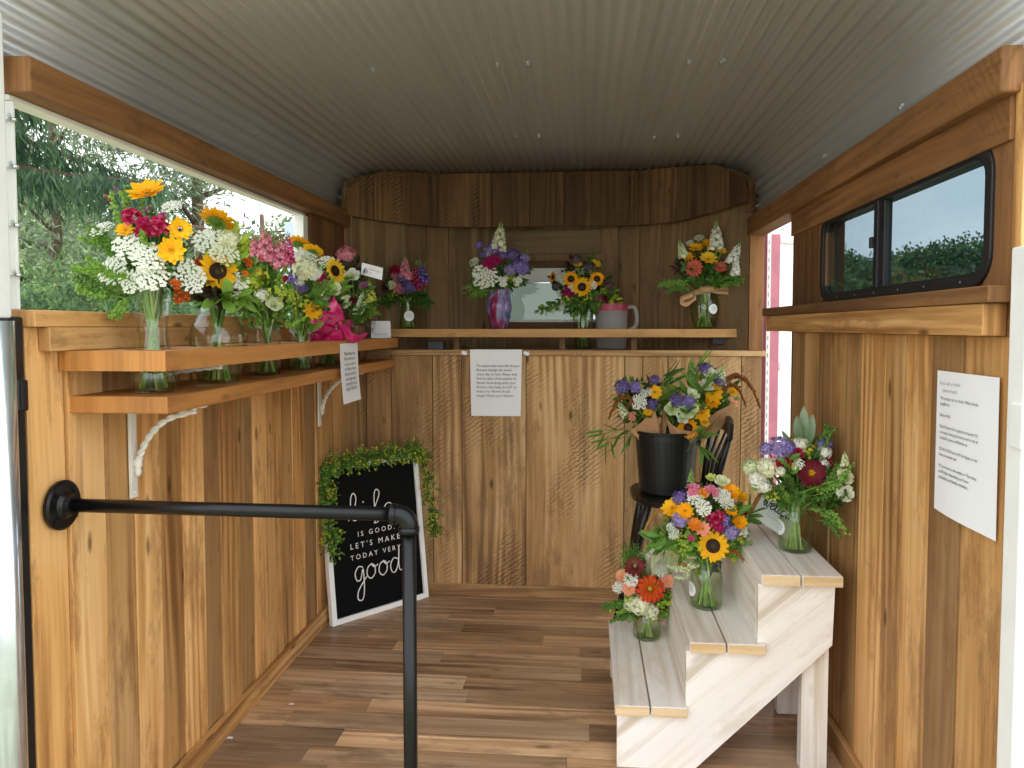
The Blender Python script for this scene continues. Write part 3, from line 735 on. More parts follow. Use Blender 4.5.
# ---- white twisted shelf brackets
def bracket(y, label, ztop, zlow, xo):
    root = empty('shelf_bracket', (XL+.004, y, zlow), label, 'bracket', 'white brackets under the left shelf')
    sub(root, 'wall_bar', M['bracket'], lambda b: b.box((XL+.0035, y-.011, zlow), (XL+.010, y+.011, ztop-.001)), bevel=.001)
    sub(root, 'shelf_arm', M['bracket'], lambda b: b.box((XL+.010, y-.011, ztop-.008), (xo, y+.011, ztop-.001)), bevel=.001)
    pts = [Vector((XL+.018, y, ztop-.135)), Vector((XL+.024, y, ztop-.11)), Vector((XL+.045, y, ztop-.07)), Vector((XL+.085, y, ztop-.034)), Vector((xo-.02, y, ztop-.014))]
    P = crom(pts, 10)
    def twist(b):
        for ph in (0, PI):
            q = []
            for i, p in enumerate(P):
                t = (P[min(i+1, len(P)-1)]-P[max(0, i-1)]).normalized(); n1 = Vector((0, 1, 0)); n2 = t.cross(n1)
                w = ph + i*.75; q.append(p+(n1*math.cos(w)+n2*math.sin(w))*.0035)
            b.tube(q, .0042, 7)
    sub(root, 'twisted_brace', M['bracket'], twist, smooth=True)
    sub(root, 'brace_foot', M['bracket'], lambda b: (b.lathe([(.001, -.022), (.006, -.018), (.0075, -.01), (.0055, -.004), (.009, 0), (.009, .012), (.005, .016)], 12, M=T(pts[0])), b.box((XL+.010, y-.004, ztop-.137), (XL+.02, y+.004, ztop-.128))), smooth=True)
    sub(root, 'bar_bolt', M['bracket'], lambda b: b.blob((XL+.011, y, zlow+.012), (.003, .005, .005), (1, 1, 1)), smooth=True)
bracket(1.49, 'white twisted iron bracket below the near end of the left shelf', .938, .735, -.80)
bracket(2.60, 'white twisted iron bracket behind the hanging shelf notice', .938, .74, -.80)
def ubr(y, lab):
    root = empty('shelf_bracket', (XL+.005, y, .971), lab, 'bracket', 'white brackets under the left shelf')
    P = [Vector((XL+.015, y, .985)), Vector((XL+.05, y+.0, .997)), Vector((XL+.12, y, 1.008)), Vector((-.79, y, 1.014))]; P = crom(P, 10)
    def tw(b):
        for ph in (0, PI):
            b.tube([p+Vector((0, math.cos(ph+i*.8), math.sin(ph+i*.8)))*.003 for i, p in enumerate(P)], .0036, 7)
    sub(root, 'twisted_brace', M['bracket'], tw, smooth=True)
    sub(root, 'wall_bar', M['bracket'], lambda b: b.box((XL+.001, y-.01, .9705), (XL+.008, y+.01, 1.018)))
ubr(1.545, 'white twisted bracket between the two left shelf boards')

# ---- pipe handrail
RY = 1.285; zr = at(64, 505, X=XL+.01).z; px_ = at(408, 520, Y=RY); XP = px_.x; zr2 = zr
root = empty('pipe_handrail', (XP, RY, 0), 'black iron pipe handrail fixed to the left wall', 'handrail')
rr = .0125
MX = Matrix.Rotation(PI/2, 4, 'Y')
zc = at(64, 505, X=XL+.01); RY = zc.y; zr = zc.z; XP = at(409, 520, Y=RY).x
def flange(b):
    m_ = T((XL+.004, RY, zr)) @ MX
    b.lathe([(.046, 0), (.046, .006), (.042, .009), (.026, .011), (.021, .018), (.019, .028), (.0125, .0285)], 28, M=m_, cap0=True)
fl = sub(root, 'wall_flange', M['pipe'], flange, smooth=False)
for k in range(4):
    a = PI/4+k*PI/2
    sub(root, 'flange_bolt', M['pipe'], lambda b: b.lathe([(.0062, 0), (.0055, .004), (.002, .005)], 8, M=T((XL+.0125, RY+.034*math.cos(a), zr+.034*math.sin(a))) @ MX, cap1=True), parent=None)
zend = at(390, 514, Y=RY).z
sub(root, 'rail_pipe', M['pipe'], lambda b: b.tube([(XL+.03, RY, zr), (XP-.026, RY, zend)], rr, 20), smooth=True)
def elbow(b):
    cx, cz, r_ = XP-.02, zend-.02, .02
    b.tube([(cx-.006, RY, zend)] + [(cx+r_*math.sin(t), RY, cz+r_*math.cos(t)) for t in [PI/2*i/10 for i in range(11)]] + [(XP, RY, cz-.006)], .0165, 20)
    b.tube([(cx-.013, RY, zend), (cx-.002, RY, zend)], .0185, 20); b.tube([(XP, RY, cz-.013), (XP, RY, cz-.002)], .0185, 20)
sub(root, 'elbow_fitting', M['pipe'], elbow, smooth=True)
sub(root, 'post_pipe', M['pipe'], lambda b: b.tube([(XP, RY, .006), (XP, RY, zend-.028)], rr, 20), smooth=True)
sub(root, 'floor_flange', M['pipe'], lambda b: b.lathe([(.046, 0.0005), (.046, .006), (.042, .009), (.022, .012), (.019, .028), (.0125, .0285)], 28, M=T((XP, RY, 0)), cap0=True))

# ---- letter sign leaning in the back corner
BL, BR = at(333, 627, Z=.001), at(429, 597, Z=.001); wv = (BR-BL); SW = wv.length; SHh = .588
xd = wv.normalized(); back = Vector((-xd.y, xd.x, 0)); tl = math.radians(7)
yd = Vector((0, 0, 1))*math.cos(tl) + back*math.sin(tl)
SM = frame_m(BL, xd, yd)
sg = empty('letter_sign', BL, 'black sign with white frame and white lettering leaning in the corner', 'sign')
sub(sg, 'board', M['blackfelt'], lambda b: b.box((.012, .012, -.018), (SW-.012, SHh-.012, -.010), M=SM))
def fr(b):
    t = .02
    b.box((0, 0, -.026), (t, SHh, 0), M=SM); b.box((SW-t, 0, -.026), (SW, SHh, 0), M=SM)
    b.box((t, 0, -.026), (SW-t, t, 0), M=SM); b.box((t, SHh-t, -.026), (SW-t, SHh, 0), M=SM)
sub(sg, 'frame', M['letter'], fr, bevel=.0015)
SI = SM.inverted()
def onp(px, py):
    d = at(px, py, Y=1.0)-CAM; o_ = SI @ CAM; dl = SI.to_3x3() @ d; t = (-.0098-o_.z)/dl.z; return o_+dl*t
def z2(x, y): return onp(290+x/3.656, 430+y/3.656)
def put_caps(s, a, c):
    p, q = z2(*a), z2(*c); w = (q-p).length; ang = 0
    whole = MB(); text_into(whole, s, Matrix.Identity(4), width=w)
    xs_ = sorted(v[0] for v in whole.v); gap, cut = max((b_-a_, (a_+b_)/2) for a_, b_ in zip(xs_, xs_[1:]))
    for side in (0, 1):     # one mesh per word
        fs_ = [f for f in whole.f if (whole.v[f[0]][0] > cut) == bool(side)]; ids = sorted({k for f in fs_ for k in f}); ix = {k: i for i, k in enumerate(ids)}
        sub(sg, 'lettering', M['letter'], lambda b: b.add([whole.v[k] for k in ids], [tuple(ix[k] for k in f) for f in fs_], (1, 1, 1), SM @ T((p.x, p.y, -.0096))))
put_caps('I S   G O O D .', (249, 390), (383, 367))
put_caps("L E T ' S   M A K E", (222, 438), (402, 402))
put_caps('T O D A Y   V E R Y', (222, 479), (405, 440))
p, q = z2(236, 558), z2(412, 505)
sub(sg, 'lettering', M['letter'], lambda b: script_into(b, 'good', SM @ T((p.x, p.y, -.0095)), (q-p).length, .0026, 1.0), smooth=True)
p, q = z2(214, 338), z2(385, 310)
sub(sg, 'lettering', M['letter'], lambda b: script_into(b, 'life', SM @ T((p.x, p.y, -.0095)), (q-p).length, .0024, .62), smooth=True)

# ---- notices
pa, pb = at(470, 352, Y=2.955), at(522, 352, Y=2.955); zb_ = at(500, 416, Y=2.955).z; ztp = at(500, 349.5, Y=2.955).z
nr = empty('paper_notice', (pa.x, 2.955, zb_), 'white printed care notice taped to the counter edge', 'notice')
NM = frame_m((pa.x, 2.9535, zb_), (1, 0, 0), (0, 0, 1)); nw_, nh_ = pb.x-pa.x, ztp-zb_
sub(nr, 'sheet', M['paper'], lambda b: sheet(b, NM, nw_, nh_, lambda u, v: .003*math.sin(3*u+1)*(1-v)+.0006, trim=lambda u, v: (u*(.95+.05*v)+.05*(1-v)*.5, v)))
def nt_(b):
    L = ['To extend the vase life of your', 'flowers change the water', 'every day or two. Please feel', 'free to take a free packet of', 'flower food along with your', 'flowers, this helps A LOT to', 'keep your flowers fresh', 'longer! Enjoy your flowers']
    for i, s in enumerate(L): text_into(b, s, NM @ T((nw_*.13, nh_*(.74-i*.064), .0045)), size=nh_*.052)
sub(nr, 'printed_text', M['ink'], nt_)
for k, (a, c) in enumerate(((464.5, 353), (526.5, 353.5))):
    p = at(a, c, Y=2.955)
    b = MB(); sheet(b, frame_m((p.x-.011, 2.9555, p.z-.008), (1, 0, 0), (0, .0, 1)), .022, .016, lambda u, v: .002+.001*math.sin(9*u), 5, 4, trim=lambda u, v: (u+.1*math.sin(7*v), v+.12*math.sin(8*u)))
    tag(b.build('paper_scrap', M['paper']), ['torn white paper scrap just left of the counter notice', 'torn white paper scrap just right of the counter notice'][k], 'paper scrap', 'torn paper bits on the counter edge')
y0_, y1_ = at(937, 440, X=XR-.004).y, at(999, 440, X=XR-.004).y; z0_, z1_ = at(999, 541, X=XR-.004).z, at(937, 370, X=XR-.004).z
nr = empty('paper_notice', (XR-.004, y0_, z0_), 'long white printed notice taped on the right plank wall', 'notice')
NM2 = frame_m((XR-.0045, y0_, z0_), (0, -1, 0), (0, 0, 1)); w2, h2 = y0_-y1_, z1_-z0_
sub(nr, 'sheet', M['paper'], lambda b: sheet(b, NM2, w2, h2, lambda u, v: .0012+.003*(1-v)*math.sin(PI*u)+.0015*math.sin(5*u)*(1-v), trim=lambda u, v: (u, v - .012*u*(1-v))))
def nt2(b):
    L = ['We accept cash or check. Make checks', 'payable to:', '', 'Barbie Wile', '', 'Need flowers for a special occasion? Or', "a bouquet during the times we're not at", 'roadside! please call Barbie at:', '', "503-413-7030 and we'll be happy to see", 'if we can work out!', '', 'We are here in six weeks or Thursdays', 'and Fridays depending on flower', 'availability and family schedules...']
    for i, s in enumerate(L):
        if s: text_into(b, s, NM2 @ T((w2*.10, h2*(.80-i*.040), .0052)), size=h2*.032)
sub(nr, 'printed_text', M['ink'], nt2)
sub(nr, 'handwriting', M['inkgrey'], lambda b: [text_into(b, s, NM2 @ T((w2*(.07+.06*i), h2*(.905-i*.05), .004)), size=h2*.036) for i, s in enumerate(('Exact cash or check', 'please thanks!'))])
ya, yb = at(340.5, 372, X=SHX1+.003).y, at(358, 372, X=SHX1+.003).y; za, zb2 = at(349, 402, X=SHX1+.003).z, 1.048
nr = empty('paper_notice', (SHX1+.002, ya, za), 'narrow white notice hanging from the front of the left shelf', 'notice')
NM3 = frame_m((SHX1+.001, ya, za), (0, 1, 0), (0, 0, 1)); w3, h3 = yb-ya, zb2-za
sub(nr, 'sheet', M['paper'], lambda b: sheet(b, NM3, w3, h3, lambda u, v: .001+.01*(1-v)*(1-v), trim=lambda u, v: (u, v)))
def nt3(b):
    L = ['Please take note', 'Ferns and lots of', 'bouquets of sunflowers', 'on Fridays, market', 'Bouquets are fresh', 'and change water', 'every day if you', 'enjoy flowers']
    for i, s in enumerate(L): text_into(b, s, NM3 @ T((w3*.2, h3*(.80-i*.085), .0025+.01*(.2+i*.085)**2)), size=h3*.07, width=w3*.62)
sub(nr, 'printed_text', M['ink'], nt3)

# ---- white step stand
YF, YB = 1.80, 2.335
ZT = [at(650, 707, Y=YF).z, at(727, 644, Y=YF).z, at(802, 576, Y=YF).z]
TX = [(at(615, 708, Y=YF).x, at(688, 708, Y=YF).x), (at(690, 645, Y=YF).x, at(766, 645, Y=YF).x), (at(762, 578, Y=YF).x, at(844, 578, Y=YF).x)]
st = empty('step_stand', ((TX[0][0]+TX[2][1])/2, 2.1, 0), 'whitewashed wooden three step plant stand', 'step stand')
for (a, c), z in zip(TX, ZT):
    m_ = (a+c)/2; m_ = a+(c-a)*.49
    for x0_, x1_ in ((a, m_-.002), (m_+.002, c)):
        t_ = sub(st, 'tread_board', M['white'], lambda b: b.box((x0_, YF+.001, z-.027), (x1_, YB, z), along=1, col=(R.uniform(.97, 1.04), 0, R.random())), bevel=.003)
        sub(st, 'tread_end', M['whiteend'], lambda b: b.box((x0_+.002, YF-.0004, z-.025), (x1_-.002, YF+.003, z-.002), along=0), parent=None)
def PXZ(px, py): p = at(px, py, Y=YF+.02); return (p.x, p.z)
poly = [(TX[0][0]+.006, .001), (TX[0][0]+.006, ZT[0]-.028), (TX[1][0]-.006, ZT[0]-.028), (TX[1][0]-.006, ZT[1]-.028), (TX[2][0]-.004, ZT[1]-.028), (TX[2][0]-.004, ZT[2]-.028), (TX[2][1]-.014, ZT[2]-.028), (PXZ(832, 645)[0], PXZ(832, 645)[1]), (PXZ(693, 766)[0], .001)]
poly = [tuple(p) for p in poly]
for yy in (YF+.018, YB-.045):
    def strg(b, yy=yy):
        b.prism(poly, yy, yy+.022, col=(1.02 if yy < 2 else .98, 0, .4 if yy < 2 else .8), ang=.72)
    o = sub(st, 'stringer', M['white'], strg)
for i in (1, 2):
    sub(st, 'riser', M['white'], lambda b: b.box((TX[i][0]-.005, YF+.041, ZT[i-1]+.0005), (TX[i][0]+.012, YB-.046, ZT[i]-.028), along=1, col=(.98, 0, R.random())))
lx0, lx1 = PXZ(804, 700)[0], PXZ(831, 700)[0]
sub(st, 'leg', M['white'], lambda b: b.box((lx0, YF+.041, 0.0005), (lx1, YF+.075, .40), along=2, col=(1.0, 0, .3)), bevel=.002)
sub(st, 'leg', M['white'], lambda b: b.box((.546, 2.115, 0.0005), (.610, 2.149, ZT[2]-.0275), along=2, col=(.98, 0, .6)), bevel=.002)

# ---- black spindle back chair
ch = empty('spindle_chair', (.31, 2.66, 0), 'black painted spindle back chair behind the white steps', 'chair')
SZ = .515
def seat(b):
    P = []
    for i in range(28):
        a = 2*PI*i/28; c, s_ = math.cos(a), math.sin(a)
        P.append((.325+.165*math.copysign(abs(c)**.75, c), 2.66+.185*math.copysign(abs(s_)**.75, s_)))
    n_ = len(P); vs = []; cx = .325
    for k, (z, f) in enumerate(((SZ-.026, .93), (SZ-.018, .99), (SZ-.004, 1.0), (SZ, .97))): vs += [(cx+(p[0]-cx)*f, 2.66+(p[1]-2.66)*f, z) for p in P]
    fs = [(k*n_+i, k*n_+(i+1) % n_, (k+1)*n_+(i+1) % n_, (k+1)*n_+i) for k in range(3) for i in range(n_)]
    fs += [tuple(range(n_))[::-1], tuple(range(3*n_, 4*n_))]; b.add(vs, fs)
sub(ch, 'seat', M['black_wood'], seat)
for top, bot in (((.215, 2.53, SZ-.02), (.095, 2.61, 0)), ((.215, 2.79, SZ-.02), (.15, 2.84, 0)), ((.43, 2.54, SZ-.02), (.47, 2.45, 0)), ((.43, 2.78, SZ-.02), (.47, 2.87, 0))):
    tv, bv = Vector(top), Vector(bot)
    sub(ch, 'leg', M['black_wood'], lambda b: b.tube([tv, tv.lerp(bv, .25), tv.lerp(bv, .6), tv.lerp(bv, .97), bv], [.013, .019, .016, .011, .009], 10), smooth=True)
sub(ch, 'stretcher', M['black_wood'], lambda b: b.tube([(.17, 2.575, .22), (.30, 2.52, .22), (.45, 2.49, .22)], [.008, .011, .008], 8), smooth=True)
BX = .462
RLo, RHi = Vector((BX+.02, 2.50, .755)), Vector((BX+.02, 2.84, .745))
def rail(b):
    n_ = 10; vs = []; fs = []
    for i in range(n_+1):
        t = i/n_; yy = 2.475+t*.37; x = BX+.012+.022*math.sin(PI*t); zt = .782+.006*math.sin(PI*t); zb = zt-.055
        vs += [(x-.009, yy, zb), (x+.009, yy, zb), (x+.013, yy, zt), (x-.005, yy, zt)]
    for i in range(n_):
        for k in range(4): fs.append((i*4+k, i*4+(k+1) % 4, i*4+4+(k+1) % 4, i*4+4+k))
    fs += [(3, 2, 1, 0), tuple(n_*4+k for k in range(4))]; b.add(vs, fs)
sub(ch, 'top_rail', M['black_wood'], rail, bevel=.004)
for k in range(5):
    t = k/4; yb_ = 2.55+t*.22; yt = 2.49+t*.34
    rr_ = .0105 if k in (0, 4) else .0062
    sub(ch, 'spindle', M['black_wood'], lambda b: b.tube([(BX-.03, yb_, SZ-.003), (BX-.008, (yb_+yt)/2, .63), (BX+.012+.022*math.sin(PI*(yt-2.475)/.37), yt, .735)], [rr_*.8, rr_*1.15, rr_*.8], 8), smooth=True)

# ---- black bucket on the chair
BK = Vector((.285, 2.64, SZ+.0015)); BH = .222
bk = empty('bucket', BK, 'black plastic bucket of wrapped bouquets on the chair', 'bucket')
sub(bk, 'bucket_body', M['bucket'], lambda b: b.lathe([(.001, .0), (.088, 0), (.093, .006), (.098, .06), (.109, BH-.03), (.1115, BH-.03), (.112, BH-.012), (.117, BH-.01), (.118, BH), (.112, BH), (.109, BH-.006), (.092, .012), (.001, .01)], 40, M=T(BK)), smooth=False)
sub(bk, 'bucket_ear', M['bucket'], lambda b: b.lathe([(.014, 0), (.014, .006), (.006, .008)], 12, M=T(BK+Vector((.109, -.02, BH-.04))) @ Matrix.Rotation(PI/2, 4, 'Y'), cap1=True))

# ---- back shelf
b = MB(); xe = at(745, 333, Y=3.02).x
b.prism([(-.86, 3.02), (xe, 3.02), (xe-.03, 3.09), (.44, 3.19), (-.70, 3.19), (-.80, 3.10)], 1.058, 1.092, axes=(0, 1), ext=2, col=(1.0, 0, .44))
tag(b.build('back_shelf', M['pale'], bevel=.002), 'pale wood shelf board above the back counter', 'shelf')
b = MB(); bx = at(736, 340, Y=3.05).x
b.box((bx-.09, 3.07, 1.028), (bx+.004, 3.09, 1.056)); b.box((bx-.012, 3.055, 1.0085), (bx+.004, 3.085, 1.0565))
tag(b.build('shelf_support', M['black_wood'], bevel=.002), 'dark block supporting the right end of the back shelf', 'shelf support')
for xx in (-.55, -.1, .2):
    b = MB(); b.box((xx-.012, 3.12, 1.0045), (xx+.012, 3.17, 1.0575)); tag(b.build('shelf_support', M['niche'], bevel=.001), 'brown wood block under the middle of the back shelf', 'shelf support', 'blocks under the back shelf')
# pitcher
PP = Vector((at(611.5, 340, Y=3.30).x, 3.30, 1.0055)); PHt = at(611, 303, Y=3.3).z-PP.z
pt = empty('pitcher', PP, 'cloudy plastic pitcher with red lid behind the back shelf', 'pitcher')
sub(pt, 'pitcher_body', M['frost'], lambda b: b.lathe([(.001, 0), (.062, 0), (.065, .006), (.071, PHt-.03), (.073, PHt-.02)], 32, M=T(PP)), smooth=True)
sub(pt, 'pitcher_lid', M['redlid'], lambda b: b.lathe([(.073, PHt-.035), (.0755, PHt-.035), (.0755, PHt-.004), (.07, PHt), (.03, PHt+.004), (.001, PHt+.004)], 32, M=T(PP)), smooth=False)
sub(pt, 'pitcher_handle', M['frost'], lambda b: b.tube(crom([PP+Vector(v) for v in ((.07, -.02, PHt-.02), (.098, -.03, PHt-.022), (.108, -.034, PHt-.06), (.104, -.032, PHt-.10), (.068, -.02, PHt-.125))], 6), .009, 8), smooth=True)
gp = at(437, 346, Y=3.16); b = MB(); b.box((gp.x-.033, 3.13, 1.0045), (gp.x+.033, 3.19, 1.037)); tag(b.build('small_box', M['greybox'], bevel=.002), 'small grey box lying on the counter under the back shelf', 'box')
gp = at(447, 346, Y=3.22); jr = empty('small_jar', (gp.x, 3.215, 1.0045), 'small clear jar beside the grey box under the back shelf', 'jar')
sub(jr, 'glass_body', M['glass'], lambda b: b.lathe([(.001, 0), (.02, 0), (.021, .03), (.017, .036)], 18, M=T(jr.location)), smooth=True)
# litter on the floor
for k, (a, c) in enumerate(((289, 705), (227, 739))):
    p = at(a, c, Z=.001); b = MB(); sheet(b, frame_m(p, (.9, .3, 0), (-.3, .9, 0)), .014, .009, lambda u, v: .001*math.sin(5*u), 3, 3)
    tag(b.build('paper_scrap', M['paper']), ['tiny white scrap lying farther back on the plank floor', 'tiny white scrap nearer the left wall on the plank floor'][k], 'paper scrap', 'scraps on the floor')
# ================================================================== FLOWERS
HX = {k: lin(v) for k, v in dict(
 yellow='#ffc81c', gold='#ffb60a', lemon='#ffdc3c', orange='#e8862a', deeporange='#d9691c', rust='#a9501f', crimson='#a50d35', wine='#6d0f2c', magenta='#b01a66', pink='#e58aa0', hotpink='#d94f82', rose='#c98a7c',
 peach='#f0a98a', coral='#e8705a', red='#d8341f', darkred='#8e2320', white='#f4f4ea', cream='#eff0cf', greenwhite='#e3ecc0', lime='#b9c832', limey='#cdd04a', green='#5f8a35', dgreen='#3e6128', lgreen='#86b048', grey='#a5b5a0', purple='#8367c4', violet='#5f449f', mauve='#a8618f', lav='#9a86c9', dark='#3a1c28', plum='#552040', brown='#3a2213', tan='#b98a45', amar='#8d4a22').items()}
def mixc(a, b, t): return tuple(x+(y-x)*t for x, y in zip(a, b))
def vary(c, v=.12):
    k = R.uniform(1-v, 1+v); return tuple(min(1, x*k*R.uniform(.97, 1.03)) for x in c)
def RZ(a): return Matrix.Rotation(a, 4, 'Z')
def RXm(a): return Matrix.Rotation(a, 4, 'X')
def petals_ring(b, n, r0, L, W, ang, c0, c1, curl=.1, cup=.15, ph=0, jit=.1, pw=.6, tipw=0, p0=.12, seg=4):
    for i in range(n):
        a = 2*PI*(i+ph)/n + R.uniform(-jit, jit)*.6
        m_ = RZ(a) @ T((0, r0, 0)) @ RXm(ang+R.uniform(-jit, jit))
        b.petal(m_, L*R.uniform(.9, 1.08), W*R.uniform(.9, 1.1), curl, cup, vary(c0, .06), vary(c1, .08), seg, p0, pw, tipw)
def mk_sunflower(c='yellow', back=False):
    b = MB(); col = HX[c]; base = mixc(col, HX['deeporange'], .2)
    petals_ring(b, 17, .34, .66, .27, .12, base, col, .08, .25, 0, .14)
    petals_ring(b, 15, .34, .60, .26, .32, base, col, .05, .25, .5, .14)
    for i in range(12):
        b.petal(RZ(2*PI*i/12+.2) @ T((0, .15, -.06)) @ RXm(-.05), .5, .22, -.25, .1, HX['green'], HX['lgreen'], 3)
    b.lathe([(.30, -.02), (.2, -.13), (.05, -.2)], 12, HX['green'])
    d = MB(); d.lathe([(.40, -.02), (.415, .05), (.36, .11), (.22, .13), (.12, .10), (.0, .09)], 20, [lin('#4a2a10'), lin('#5a3312'), lin('#3a2010'), lin('#2c180d'), lin('#4b3a1a'), lin('#5b4a20')])
    for i in range(70):
        rr = .40*math.sqrt((i+.5)/70); a = i*2.39996; z = .115 if rr < .25 else .10 if rr < .34 else .06
        d.blob((rr*math.cos(a), rr*math.sin(a), z), (.022, .022, .03), vary(lin('#4a2b12') if rr > .22 else lin('#33200f'), .3), 5, 3)
    return b, d, 'seed_disc'
def mk_daisy(c='yellow', n=9, disc='gold', base=None):
    b = MB(); col = HX[c]; bs = HX[base] if base else mixc(col, HX['deeporange'], .15)
    petals_ring(b, n, .14, .86, .46, .18, bs, col, .06, .2, 0, .12, pw=.5, tipw=.25)
    petals_ring(b, n, .14, .74, .42, .38, bs, col, .06, .2, .5, .12, pw=.5, tipw=.25)
    b.lathe([(.1, -.02), (.05, -.15)], 8, HX['green'])
    d = MB()
    for i in range(26):
        rr = .2*math.sqrt((i+.5)/26); a = i*2.39996; d.blob((rr*math.cos(a), rr*math.sin(a), .09+.06*(1-rr/.2)), .038, vary(HX[disc], .2), 5, 3)
    return b, d, 'flower_centre'
def mk_zinnia(c='coral', c2=None, disc='limey'):
    b = MB(); col = HX[c]; cc = HX[c2] if c2 else mixc(col, (1, 1, 1), .12)
    for k, (n, r0, L, ang) in enumerate(((15, .2, .8, .06), (14, .18, .68, .22), (12, .15, .54, .42), (10, .12, .40, .7), (8, .08, .28, 1.0))):
        petals_ring(b, n, r0, L, .34-.03*k, ang, mixc(col, HX['darkred'], .25), mixc(col, cc, .4+.12*k) if k else col, .08, .3, .5*(k % 2), .08, pw=.4, tipw=.45)
    b.lathe([(.2, -.02), (.05, -.2)], 8, HX['green'])
    d = MB()
    for i in range(22):
        rr = .15*math.sqrt((i+.5)/22); a = i*2.39996; d.blob((rr*math.cos(a), rr*math.sin(a), .2), .035, vary(HX[disc], .2), 5, 3)
    return b, d, 'flower_centre'
def mk_ruffle(c='white', c2='greenwhite'):
    b = MB()
    for k, (n, L, ang) in enumerate(((6, 1.0, .35), (6, .86, .7), (5, .7, 1.0), (4, .5, 1.25))):
        petals_ring(b, n, .05, L, .95-.12*k, ang, mixc(HX[c2], HX['lgreen'], .2), mixc(HX[c], HX[c2], .15*k), .18, -.35, .4*k, .2, pw=.45, tipw=.55, p0=.08)
    b.lathe([(.1, .02), (.05, -.25)], 8, HX['green'])
    return b, None, None
def mk_snap(c='pink', c2=None, tip='lgreen'):
    """upright spike of lipped florets, unit length along +Z"""
    b = MB(); col = HX[c]; c2 = HX[c2] if c2 else mixc(col, (1, 1, 1), .35)
    b.tube([(0, 0, -.25), (0, 0, .4), (.02, .01, 1.0)], [.018, .015, .006], 6, HX['lgreen'])
    n = 30
    for i in range(n):
        t = i/n; z = .02+.95*t; a = i*2.39996
        s_ = .122*(1-t)**.75+.02
        out = Vector((math.cos(a), math.sin(a), 0)); rad = .04+.10*(1-t)
        p = out*rad + Vector((0, 0, z))
        if t > .72:
            b.blob(p*1.0, (s_*.6, s_*.6, s_*.8), vary(mixc(col, HX[tip], min(1, (t-.6)*2.6))), 6, 4); continue
        m_ = T(p) @ look(out+Vector((0, 0, .35)), R.uniform(0, .4))
        b.blob((0, 0, 0), (s_*.42, s_*.5, s_*.7), vary(col), 6, 4, M=m_)
        for q in range(5):
            b.petal(m_ @ T((0, 0, s_*.4)) @ RZ(2*PI*q/5) @ RXm(.35), s_*.95, s_*.9, .1, -.3, vary(col), vary(c2 if q % 2 else col), 3, .2, .5, .4)
        if i % 3 == 0: b.blob(out*(rad*.4)+Vector((0, 0, z-.03)), (.02, .02, .03), HX['green'], 5, 3)
    return b, None, None
def mk_umbel(c='white', dens=62):
    """flat lacy head of tiny florets, unit radius, facing +Z"""
    b = MB()
    for i in range(dens):
        rr = math.sqrt((i+.5)/dens); a = i*2.39996+R.uniform(-.15, .15); rr *= R.uniform(.92, 1.06)
        p = Vector((rr*math.cos(a), rr*math.sin(a), .22*(1-rr*rr)+R.uniform(-.03, .03)))
        b.tube([(0, 0, -.7), (p.x*.5, p.y*.5, p.z-.32), tuple(p)], [.014, .009, .006], 4, HX['lgreen'], False)
        for q in range(7):
            aa = q*2.39996; r2 = .085*math.sqrt((q+.3)/7)*1.25
            o = p+Vector((r2*math.cos(aa), r2*math.sin(aa), .03+R.uniform(-.01, .015)))
            cc = vary(mixc(HX[c], HX['greenwhite'], R.random()*.3), .06)
            b.add([o+Vector((.056*math.cos(w), .056*math.sin(w), .014*(k % 2))) for k, w in enumerate([2*PI*j/5+q for j in range(5)])], [(0, 1, 2, 3, 4)], cc)
            if q == 0: b.blob(o, .03, vary(HX[c], .05), 5, 3)
    b.tube([(0, 0, -1.4), (0, 0, -.7)], .02, 5, HX['green'])
    return b, None, None
def mk_puff(c='purple', n=54, s=.27, flat=.75, c2=None):
    """domed cluster of small five petalled florets"""
    b = MB(); b.blob((0, 0, -.08), (.56, .56, .46), mixc(HX[c], HX['green'], .25), 9, 6)
    for i in range(n):
        t = (i+.5)/n; a = i*2.39996; ph = math.acos(1-t*1.15); ph = min(ph, 1.9)
        d = Vector((math.sin(ph)*math.cos(a), math.sin(ph)*math.sin(a), math.cos(ph)*flat)); p = d*R.uniform(.66, 1.06)
        cc = vary(mixc(HX[c], HX[c2] if c2 else HX[c], R.random()), .14)
        m_ = T(p) @ look(d+Vector((R.uniform(-.3, .3), R.uniform(-.3, .3), 0)), R.random()*3)
        for q in range(5):
            b.petal(m_ @ RZ(2*PI*q/5) @ RXm(.25), s, s*.85, .05, -.2, mixc(cc, (1, 1, .8), .25), cc, 2, .25, .5, .5)
    for k in range(7):
        a = k*.9; b.tube([(0, 0, -.8), (.4*math.cos(a), .4*math.sin(a), .2)], .02, 4, HX['green'], False)
    return b, None, None
def mk_bobble(c='lime', n=20):
    """loose sprig of small round bracts"""
    b = MB()
    for i in range(n):
        d = Vector((R.gauss(0, .45), R.gauss(0, .45), R.uniform(-.5, .7)))
        if d.length > 1: d.normalize()
        cc = vary(mixc(HX[c], HX['lgreen'], R.random()*.5), .15)
        b.tube([(0, 0, -.8), tuple(d*.5+Vector((0, 0, -.2))), tuple(d)], .016, 4, HX['lgreen'], False)
        m_ = T(d) @ look(d+Vector((R.uniform(-.4, .4), R.uniform(-.4, .4), .5)))
        for q in range(4): b.petal(m_ @ RZ(q*PI/2+.3) @ RXm(.2), .2, .22, .1, -.2, cc, cc, 2, .2, .5, .3)
        b.blob(d, .055, vary(HX['limey'], .15), 5, 3)
    return b, None, None
